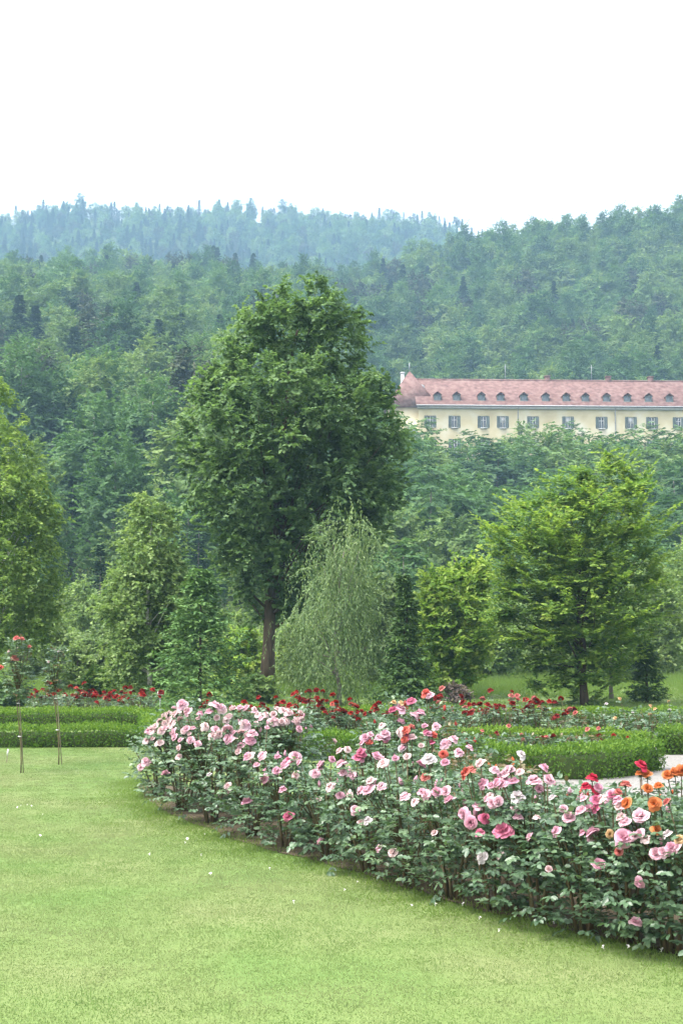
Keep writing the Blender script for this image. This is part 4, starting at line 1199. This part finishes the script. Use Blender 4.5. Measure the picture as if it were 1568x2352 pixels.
for x, y, s, c in [
    (290, 195, 78, 'hot'), (375, 165, 78, 'pale'), (360, 150, 50, 'coral'), (205, 235, 70, 'hot'), (235, 225, 60, 'pink'), (330, 245, 78, 'pink'), (300, 260, 60, 'pale'), (235, 290, 70, 'pink'), (265, 325, 56, 'coral'), (258, 365, 44, 'coral'),
    (140, 365, 62, 'pale'), (165, 345, 56, 'pale'), (388, 350, 46, 'coral'), (450, 388, 62, 'pale'), (485, 370, 56, 'pale'), (85, 375, 38, 'coral'), (55, 430, 56, 'hot'), (35, 455, 56, 'hot'), (120, 450, 56, 'pink'), (440, 435, 46, 'coral'),
    (372, 462, 72, 'white'), (330, 490, 66, 'pink'), (270, 450, 46, 'blush'), (175, 480, 38, 'pale'), (150, 300, 38, 'blush'), (20, 540, 46, 'pale'), (355, 545, 46, 'salmon'), (550, 525, 66, 'coral'), (60, 612, 58, 'pale'),
    (100, 600, 70, 'pale'), (150, 590, 56, 'pale'), (260, 640, 58, 'pale'), (305, 660, 44, 'blush'), (20, 700, 44, 'pale'), (85, 750, 50, 'white'), (410, 620, 62, 'pink'), (455, 612, 56, 'pale'), (472, 660, 72, 'pink'), (362, 630, 46, 'pale'),
    (205, 905, 62, 'blush'), (540, 715, 66, 'pink'), (600, 685, 56, 'pale'), (650, 648, 50, 'pale'), (570, 755, 80, 'pink'), (632, 740, 58, 'hot'), (700, 660, 62, 'pale'), (722, 802, 88, 'hot'), (730, 535, 72, 'pale'), (755, 515, 56, 'pale'), (770, 575, 72, 'pink'),
    (790, 640, 72, 'white'), (865, 565, 76, 'pale'), (910, 502, 56, 'pink'), (930, 560, 76, 'pale'), (805, 440, 54, 'white'), (855, 830, 56, 'pale'), (625, 922, 66, 'white'), (975, 800, 54, 'pink'), (1005, 695, 50, 'pale'), (1030, 742, 76, 'pale'), (1095, 712, 80, 'pale'),
    (1105, 650, 46, 'pale'), (1140, 553, 66, 'crimson'), (1155, 610, 66, 'crimson'), (1112, 590, 40, 'crimson'), (1158, 652, 54, 'hot'), (1160, 692, 48, 'hot'), (1145, 815, 84, 'pink'), (1170, 960, 84, 'pink'), (1290, 830, 92, 'pink'), (1300, 765, 80, 'pale'), (1372, 738, 100, 'pale'),
    (1310, 670, 66, 'orange'), (1435, 668, 66, 'orange'), (1440, 795, 56, 'orange'), (1370, 492, 66, 'crimson'), (1400, 540, 66, 'orange'), (1365, 535, 50, 'orange'), (1495, 540, 72, 'orange'), (1530, 530, 66, 'orange'), (1562, 510, 56, 'orange'), (1500, 665, 40, 'salmon'), (1440, 912, 80, 'pale'),
    (1480, 900, 66, 'pale'), (1515, 878, 70, 'pink'), (1555, 840, 44, 'peach'), (1370, 1035, 66, 'pink'), (1345, 1238, 76, 'pale'), (1370, 812, 48, 'pale'), (1220, 810, 40, 'peach'), (700, 560, 46, 'coral'), (1260, 620, 40, 'salmon'), (890, 600, 44, 'pink'), (1400, 600, 44, 'orange'), (140, 880, 34, 'pale'), (400, 810, 36, 'blush'), (205, 195, 30, 'peach'), (240, 195, 34, 'peach')]:
    BL.append((*z6(x, y), s * .4873, c))

def build_roses():
    B = []
    for (px, d, h, r, br, look) in BUSH:
        x = (px - CX) / FPX * d
        B.append(dict(x=x, y=d, h=h, r=r, br=br, look=look, tips=[]))
    for (px, py, s, c) in BL:
        best = None
        for b in sorted(B, key=lambda q: q['y']):
            yy = b['y'] - b['r'] * .8
            p = at(px, py, yy)
            dx = abs(p[0] - b['x']) / b['r']
            pz = at(px, py, b['y'])[2]
            top = b['h'] + ((.26 if b['look'] in ('red', 'orange') else .16) if dx < .6 else .06)
            if dx < 1.0 and .12 < pz and pz < top:
                hf = min(1.0, max(0.0, pz / b['h']))
                k = math.sqrt(max(0, 1 - dx * dx)) * (np.interp(hf, [0, .3, .7, 1.0, 1.2], [.75, .95, .9, .35, .15])) * b['r'] * g0.uniform(.85, 1.1)
                best = (b, b['y'] - k); break
        if best is None:
            cand = sorted(B, key=lambda q: abs(at(px, py, q['y'])[0] - q['x']) / q['r'] + max(0, at(px, py, q['y'])[2] - q['h']) * 6 + max(0, .15 - at(px, py, q['y'])[2]) * 6)
            b = cand[0]; best = (b, b['y'])
        b, yy = best
        p = at(px, py, yy)
        size = s / FPX * yy
        if c not in ('blush',): size = min(max(size * 1.15, .07), .135)
        else: size = min(max(size * 1.15, .06), .11)
        b['tips'].append((p, size, c))
    LAB = {
        'tip': ('blush pink rose bush crowded with small blooms at the tip of the bed', 'blush pink roses at the tip of the bed'),
        'front': ('pink rose bush in the front row along the lawn edge', 'pink rose bushes of the front row'),
        'mid': ('pink rose bush in the middle row behind the front row', 'pink rose bushes of the middle row'),
        'tall': ('tall rose bush with hot pink and coral blooms in front of the curved hedge', 'tall pink and coral roses'),
        'bronze': ('low rose bush with brownish young leaves beside the curved hedge', 'roses with bronze leaves'),
        'red': ('rose bush with a stack of crimson blooms in front of the gravel path', None),
        'orange': ('rose bush with bright orange blooms in front of the gravel path', 'orange rose bushes by the path')}
    ORD = ['first', 'second', 'third', 'fourth', 'fifth', 'sixth', 'seventh', 'eighth', 'ninth', 'tenth', 'eleventh', 'twelfth']
    cnt = {'front': 0, 'mid': 0}
    for i, b in enumerate(B):
        g = np.random.default_rng(900 + i)
        lab, grp = LAB[b['look']]
        if b['look'] in cnt:
            row = 'front row along the lawn' if b['look'] == 'front' else 'middle row of the bed'
            lab = 'pink rose bush of the %s, %s from the blush pink tip' % (row, ORD[cnt[b['look']]])
            cnt[b['look']] += 1
        root = thing('rose_bush', lab, 'rose bush', (b['x'], b['y'], 0.008), grp)
        o = np.array([b['x'], b['y'], .008])
        tips = [t[0] - o for t in b['tips']]
        nl = 270 if b['y'] < 9 else 230
        ca, lf = bush_geo(g, b['h'], b['r'], nl * (b['h'] / .7) ** .8, .042 if b['y'] < 9 else .046, 1.0, b['br'], tips)
        obj('canes', ca.mesh('canes', M['cane'], True), root)
        f = obj('foliage', lf.mesh('foliage', [LM['rose_leaf'], LM['rose_bronze']]), root); f['kind'] = 'stuff'
        for (p, size, c) in b['tips']:
            q = p - o
            v = int(g.integers(0, 4)) if c != 'blush' else int(g.integers(2, 6))
            out = nrm(np.array([q[0] / b['r'], q[1] / b['r'], 1.0]) + g.normal(0, .42, 3) + np.array([0, -.1, 0]))
            rot = Vector(out).to_track_quat('Z', 'Y').to_euler()
            bo = obj('bloom', bloom_mesh(c, v), root, tuple(q), rot, size * g.uniform(.92, 1.1))
        # buds
        for _ in range(int(g.integers(2, 6))):
            th = g.uniform(0, 6.28); rr = b['r'] * g.uniform(.3, .8)
            c = 'pale' if b['look'] in ('tip', 'front', 'mid') else ('coral' if b['look'] in ('tall', 'red') else 'orange')
            obj('bud', bud_mesh(c), root, (rr * math.cos(th), rr * math.sin(th), b['h'] * g.uniform(.72, .95)), (g.uniform(-.4, .4), g.uniform(-.4, .4), 0), g.uniform(.028, .04))
BUD = {}
def bud_mesh(c):
    if c not in BUD:
        mb = MB()
        mb.tube([(0, 0, 0), (0, 0, .3), (0, 0, .75), (0, 0, 1.15), (.03, 0, 1.4)], [.22, .38, .36, .2, .05], 7, 0, .4)
        leaves(mb, np.tile([[0, 0, 0.]], (5, 1)), np.array([(math.cos(q) * .35, math.sin(q) * .35, 1.) for q in np.arange(5) * 1.2566]), np.array([(math.cos(q), math.sin(q), .2) for q in np.arange(5) * 1.2566]), 1.0, .4, .4, 1)
        mb.tube([(0, 0, -1.6), (0, 0, 0.05)], [.06, .12], 5, 1, .5)
        BUD[c] = mb.mesh('bud', [PMATS[c], LM['rose_leaf']], True)
    return BUD[c]
g0 = np.random.default_rng(17)
for _ in range(85):       # the smaller and half-open blooms between the large ones
    px = g0.uniform(560, 1560)
    ytop = np.interp(px, [560, 700, 840, 1000, 1150, 1400, 1560], [1700, 1745, 1690, 1660, 1765, 1800, 1810])
    py = ytop + abs(g0.normal(0, 75))
    c = 'orange' if px > 1380 and py < 1850 and g0.random() < .5 else str(g0.choice(['pale', 'pink', 'blush', 'white', 'hot', 'salmon'], p=[.36, .2, .24, .06, .08, .06]))
    BL.append((px, py, g0.uniform(16, 30), c))
build_roses()

# ---- red roses in the hedged beds
def build_red_roses():
    g = np.random.default_rng(41)
    spots = []
    for px in np.arange(95, 365, 27): spots.append((px + g.uniform(-6, 6), 24.2 + g.uniform(-.5, .6), .46, 'red', 'a'))
    for px in np.arange(505, 900, 30): spots.append((px + g.uniform(-8, 8), 19.9 + g.uniform(-.7, .8), .46, 'red', 'b'))
    for px in np.arange(1005, 1330, 30): spots.append((px + g.uniform(-8, 8), 19.3 + g.uniform(-.6, .7), .50, 'darkred', 'c'))
    for px in np.arange(1360, 1580, 42): spots.append((px + g.uniform(-8, 8), 19.6 + g.uniform(-.5, .5), .46, 'yellow', 'd'))
    for px in np.arange(1080, 1420, 48): spots.append((px + g.uniform(-8, 8), 16.4 + g.uniform(-.15, .2), .30, 'darkred', 'e'))
    LB = {'a': ('red rose bush in the bed behind the lawn hedge near the birch', 'red roses behind the lawn hedge'),
          'b': ('red rose bush in the bed in front of the weeping birch', 'red roses in front of the weeping birch'),
          'c': ('dark red rose bush in the bed in front of the hornbeam', 'dark red roses in front of the hornbeam'),
          'd': ('sparse rose bush with pale yellow blooms by the rearmost hedge', 'pale yellow roses'),
          'e': ('low faded red rose bush between the curved hedge and the inner hedge', 'low roses between the hedges')}
    for i, (px, d, h, c, z) in enumerate(spots):
        x = (px - CX) / FPX * d
        h = h * g.uniform(.85, 1.15)
        nb = {'a': 9, 'b': 9, 'c': 6, 'd': 2, 'e': 3}[z]
        tips = []
        for _ in range(int(g.integers(max(1, nb - 2), nb + 2))):
            th = g.uniform(0, 6.28); rr = .3 * g.random() ** .5
            tall = g.uniform(.9, 1.2) if g.random() < .85 else g.uniform(1.25, 1.5)
            tips.append(np.array([rr * math.cos(th), rr * math.sin(th), h * tall]))
        root = thing('rose_bush', LB[z][0], 'rose bush', (x, d, 0), LB[z][1])
        ca, lf = bush_geo(g, h, .32, 75, .05, 1.0, .15 if z in 'ce' else 0, tips)
        obj('canes', ca.mesh('canes', M['cane'], True), root)
        f = obj('foliage', lf.mesh('foliage', [LM['rose_leaf'], LM['rose_bronze']]), root); f['kind'] = 'stuff'
        for q in tips:
            cc = {'red': g.choice(['red', 'red', 'darkred', 'coral'], p=[.45, .25, .2, .1]), 'darkred': g.choice(['darkred', 'red', 'salmon'], p=[.5, .35, .15]), 'yellow': g.choice(['peach', 'white'])}[c]
            obj('bloom', bloom_mesh(str(cc), int(g.integers(0, 4))), root, tuple(q), (g.uniform(-.6, .6), g.uniform(-.6, .6), g.uniform(0, 6)), g.uniform(.105, .15) * (1 if z in 'abc' else .6))
build_red_roses()
for nm, pts in (('rose_bed_soil', [(-7, 23.4), (-2.8, 23.4), (-2.8, 25.4), (-7, 25.4)]), ('rose_bed_soil', [(-1.6, 18.2), (.9, 18.0), (4.1, 17.7), (4.1, 21.2), (-1.6, 21.7)]),
                ('rose_bed_soil', [(.7, 16.7), (2.6, 15.1), (3.6, 15.9), (3.5, 17.0), (.9, 17.4)])):
    sheet(nm, pts, .007, M['soil'])

# ---- the two standard roses on the lawn
def standard_rose(label, base_px, base_py, top_py, crown_px, seed, nleaf, blooms, stake_off, mat_tint, stem_r=.0065):
    g = np.random.default_rng(seed)
    b = on_ground(base_px, base_py); d = b[1]
    root = thing('standard_rose', label, 'rose tree', tuple(b), 'standard roses on the lawn')
    c = at(*crown_px, d) - b
    top = at(crown_px[0], top_py, d) - b
    st = MB(); k = np.linspace(0, 1, 7)
    P = np.stack([c[0] * k + .012 * np.sin(k * 5), .01 * np.sin(k * 4), c[2] * .98 * k - .02], -1)
    st.tube(P, np.linspace(stem_r * 1.3, stem_r, 7), 7)
    obj('stem', st.mesh('stem', M['cane'], True), root)
    sk = MB(); so = np.array(stake_off)
    sk.tube([(so[0], so[1], -.05), (so[0] * .6 + c[0] * .5, so[1], c[2] * .5), (c[0] + so[0] * .4, so[1], c[2] * .92)], [.0055, .0055, .005], 7)
    obj('stake', sk.mesh('stake', M['wood_stake'], True), root)
    for f in (.45, .86):
        ti = MB(); r = .03
        r = .016; ti.tube([(c[0] * f + r * math.cos(q), r * math.sin(q), c[2] * f) for q in np.linspace(0, 6.28, 9)], .006, 5)
        obj('tie', ti.mesh('tie', M['frame_white']), root)
    h = (top[2] - c[2]); R_ = mat_tint
    lf, ca = MB(), MB()
    n = nleaf
    th = g.uniform(0, 6.28, n); f = g.random(n)
    z = c[2] - .12 * h + h * 1.08 * f
    env = R_ * np.interp(f, [0, .25, .6, 1], [.45, .9, 1.0, .55])
    rho = env * g.random(n) ** .45
    P = np.stack([c[0] + rho * np.cos(th), rho * np.sin(th), z], -1)
    D = nrm(np.stack([np.cos(th), np.sin(th), .2 + f], -1) + g.normal(0, .5, (n, 3)))
    pinnate(lf, g, P, D, .04, np.clip(g.normal(.4, .2, n), 0, 1), .08)
    for i in range(9):
        q = P[int(g.integers(0, n))]
        ca.tube([(c[0], 0, c[2] * .97), (c[0] * .5 + q[0] * .5, q[1] * .5, (c[2] + q[2]) / 2 + .03), tuple(q)], [.008, .006, .003], 5)
    for (px, py, s, col) in blooms:
        q = at(px, py, d - .1) - b
        ca.tube([(c[0], 0, c[2]), (c[0] * .4 + q[0] * .6, q[1] * .5, c[2] * .5 + q[2] * .5), tuple(q)], [.007, .005, .003], 5)
        obj('bloom', bloom_mesh(col, int(g.integers(0, 4))), root, tuple(q), (g.uniform(.1, .7), g.uniform(-.4, .4), 0), s)
    obj('branches', ca.mesh('branches', M['cane'], True), root)
    fo = obj('foliage', lf.mesh('foliage', [LM['rose_leaf'], LM['rose_bronze']]), root); fo['kind'] = 'stuff'
standard_rose('standard rose with salmon red blooms on a thin staked stem in the lawn', 48, 1776, 1468, (41, 1590), 71, 300,
              [(38, 1469, .115, 'salmon'), (50, 1470, .09, 'salmon'), (67, 1487, .07, 'salmon'), (33, 1514, .12, 'salmon'), (1, 1536, .11, 'coral'), (20, 1498, .05, 'blush')], (.03, .02, 0), .17)
standard_rose('standard rose without open blooms tied to a pale wooden stake in the lawn', 135, 1757, 1488, (127, 1580), 72, 220,
              [(135, 1497, .05, 'white'), (112, 1520, .045, 'blush')], (.045, .0, 0), .13)

# ---- small things
def plant_label(label, px, py, d, zs, w=.12, hh=.08, tilt=0.0):
    p = at(px, py, d)
    root = thing('plant_label', label, 'plant label', (p[0], d, 0))
    obj('stake', MB().tube([(0, 0, -.05), (0, 0, p[2])], .008, 6).mesh('stake', M['metal_grey']), root)
    obj('plate', MB().box((-w / 2, -.012, p[2] - hh / 2), (w / 2, -.008, p[2] + hh / 2)).mesh('plate', M['frame_white']), root)
plant_label('small white plant label on a thin stake beside the white trunked birch', 368, 1593, 27.5, 1)
def lawn_marker():
    b = on_ground(15, 1752)
    root = thing('marker_stick', 'thin white tipped marker stick leaning in the lawn beside the salmon standard rose', 'marker', tuple(b))
    t = at(18, 1726, b[1]) - b
    obj('stick', MB().tube([(0, 0, -.03), tuple(t * .6)], .005, 6).mesh('stick', M['wood_stake']), root)
    obj('tip', MB().tube([tuple(t * .6), tuple(t * .95), tuple(t * 1.2)], [.007, .012, .005], 6).mesh('tip', M['frame_white']), root)
lawn_marker()
def weed():
    g = np.random.default_rng(6)
    b = on_ground(102, 1716)
    root = thing('weed', 'small dark leafy weed at the foot of the lawn hedge', 'plant', tuple(b))
    mb = MB(); n = 60
    th = g.uniform(0, 6.28, n)
    leaves(mb, np.c_[np.cos(th) * .03, np.sin(th) * .03, g.uniform(.02, .1, n)], np.stack([np.cos(th), np.sin(th), g.uniform(.1, 1.4, n)], -1), np.tile([[0, 0, 1.]], (n, 1)), .07, .035, g.uniform(.1, .5, n))
    obj('leaves', mb.mesh('leaves', LM['maple']), root)['kind'] = 'stuff'
weed()

# fallen petals and clover heads on the lawn
M['petal_fallen'] = noise_mat('petal_fallen', [(.74, .70, .66), (.85, .82, .78)], 30, .6, .2)
def petals():
    g = np.random.default_rng(12)
    spots = [(48, 1852), (62, 1850), (72, 1853), (40, 1857), (98, 1872), (92, 1922), (430, 1930), (425, 1938), (483, 2010), (462, 1966), (343, 1965), (620, 1998), (820, 2028), (790, 2046), (945, 2082), (1000, 2081), (1062, 2080),
             (1100, 2112), (1145, 2140), (1222, 2104), (1386, 2180), (1441, 2178), (1518, 2186), (470, 1918), (675, 2075), (1272, 2122)]
    mb = MB()
    for k in range(7):
        a = k * .9; r = .011
        leaves(mb, np.array([[0, 0, .004 + .002 * k]]), np.array([[math.cos(a), math.sin(a), .55]]), np.array([[0, 0, 1.]]), .018, .014, .5)
    mb.tube([(0, 0, -.004), (0, 0, .006)], .003, 4)
    me = mb.mesh('clover_flower', M['petal_fallen'])
    for (px, py) in spots:
        p = on_ground(px, py, .014)
        o = obj('clover_flower', me, None, tuple(p), (g.uniform(-.4, .4), g.uniform(-.4, .4), g.uniform(0, 6)), g.uniform(.45, .8))
        tag(o, 'tiny white clover flower head in the short lawn', 'flower', 'white clover flowers scattered over the lawn')
petals()

# ------------------------------------------------------------------ haze
def build_haze():
    m, nt, out = new_mat('haze')
    v = nt.nodes.new('ShaderNodeVolumePrincipled')
    v.inputs['Color'].default_value = (.33, .52, .71, 1)
    v.inputs['Density'].default_value = HAZE
    v.inputs['Anisotropy'].default_value = .0
    nt.links.new(v.outputs[0], out.inputs['Volume'])
    o = obj('haze', MB().box((-680, -60, -1.2), (680, 1320, 460)).mesh('haze', m))
    tag(o, 'pale bluish summer haze over the valley', 'haze', kind='stuff')
HAZE = 0.00062
build_haze()
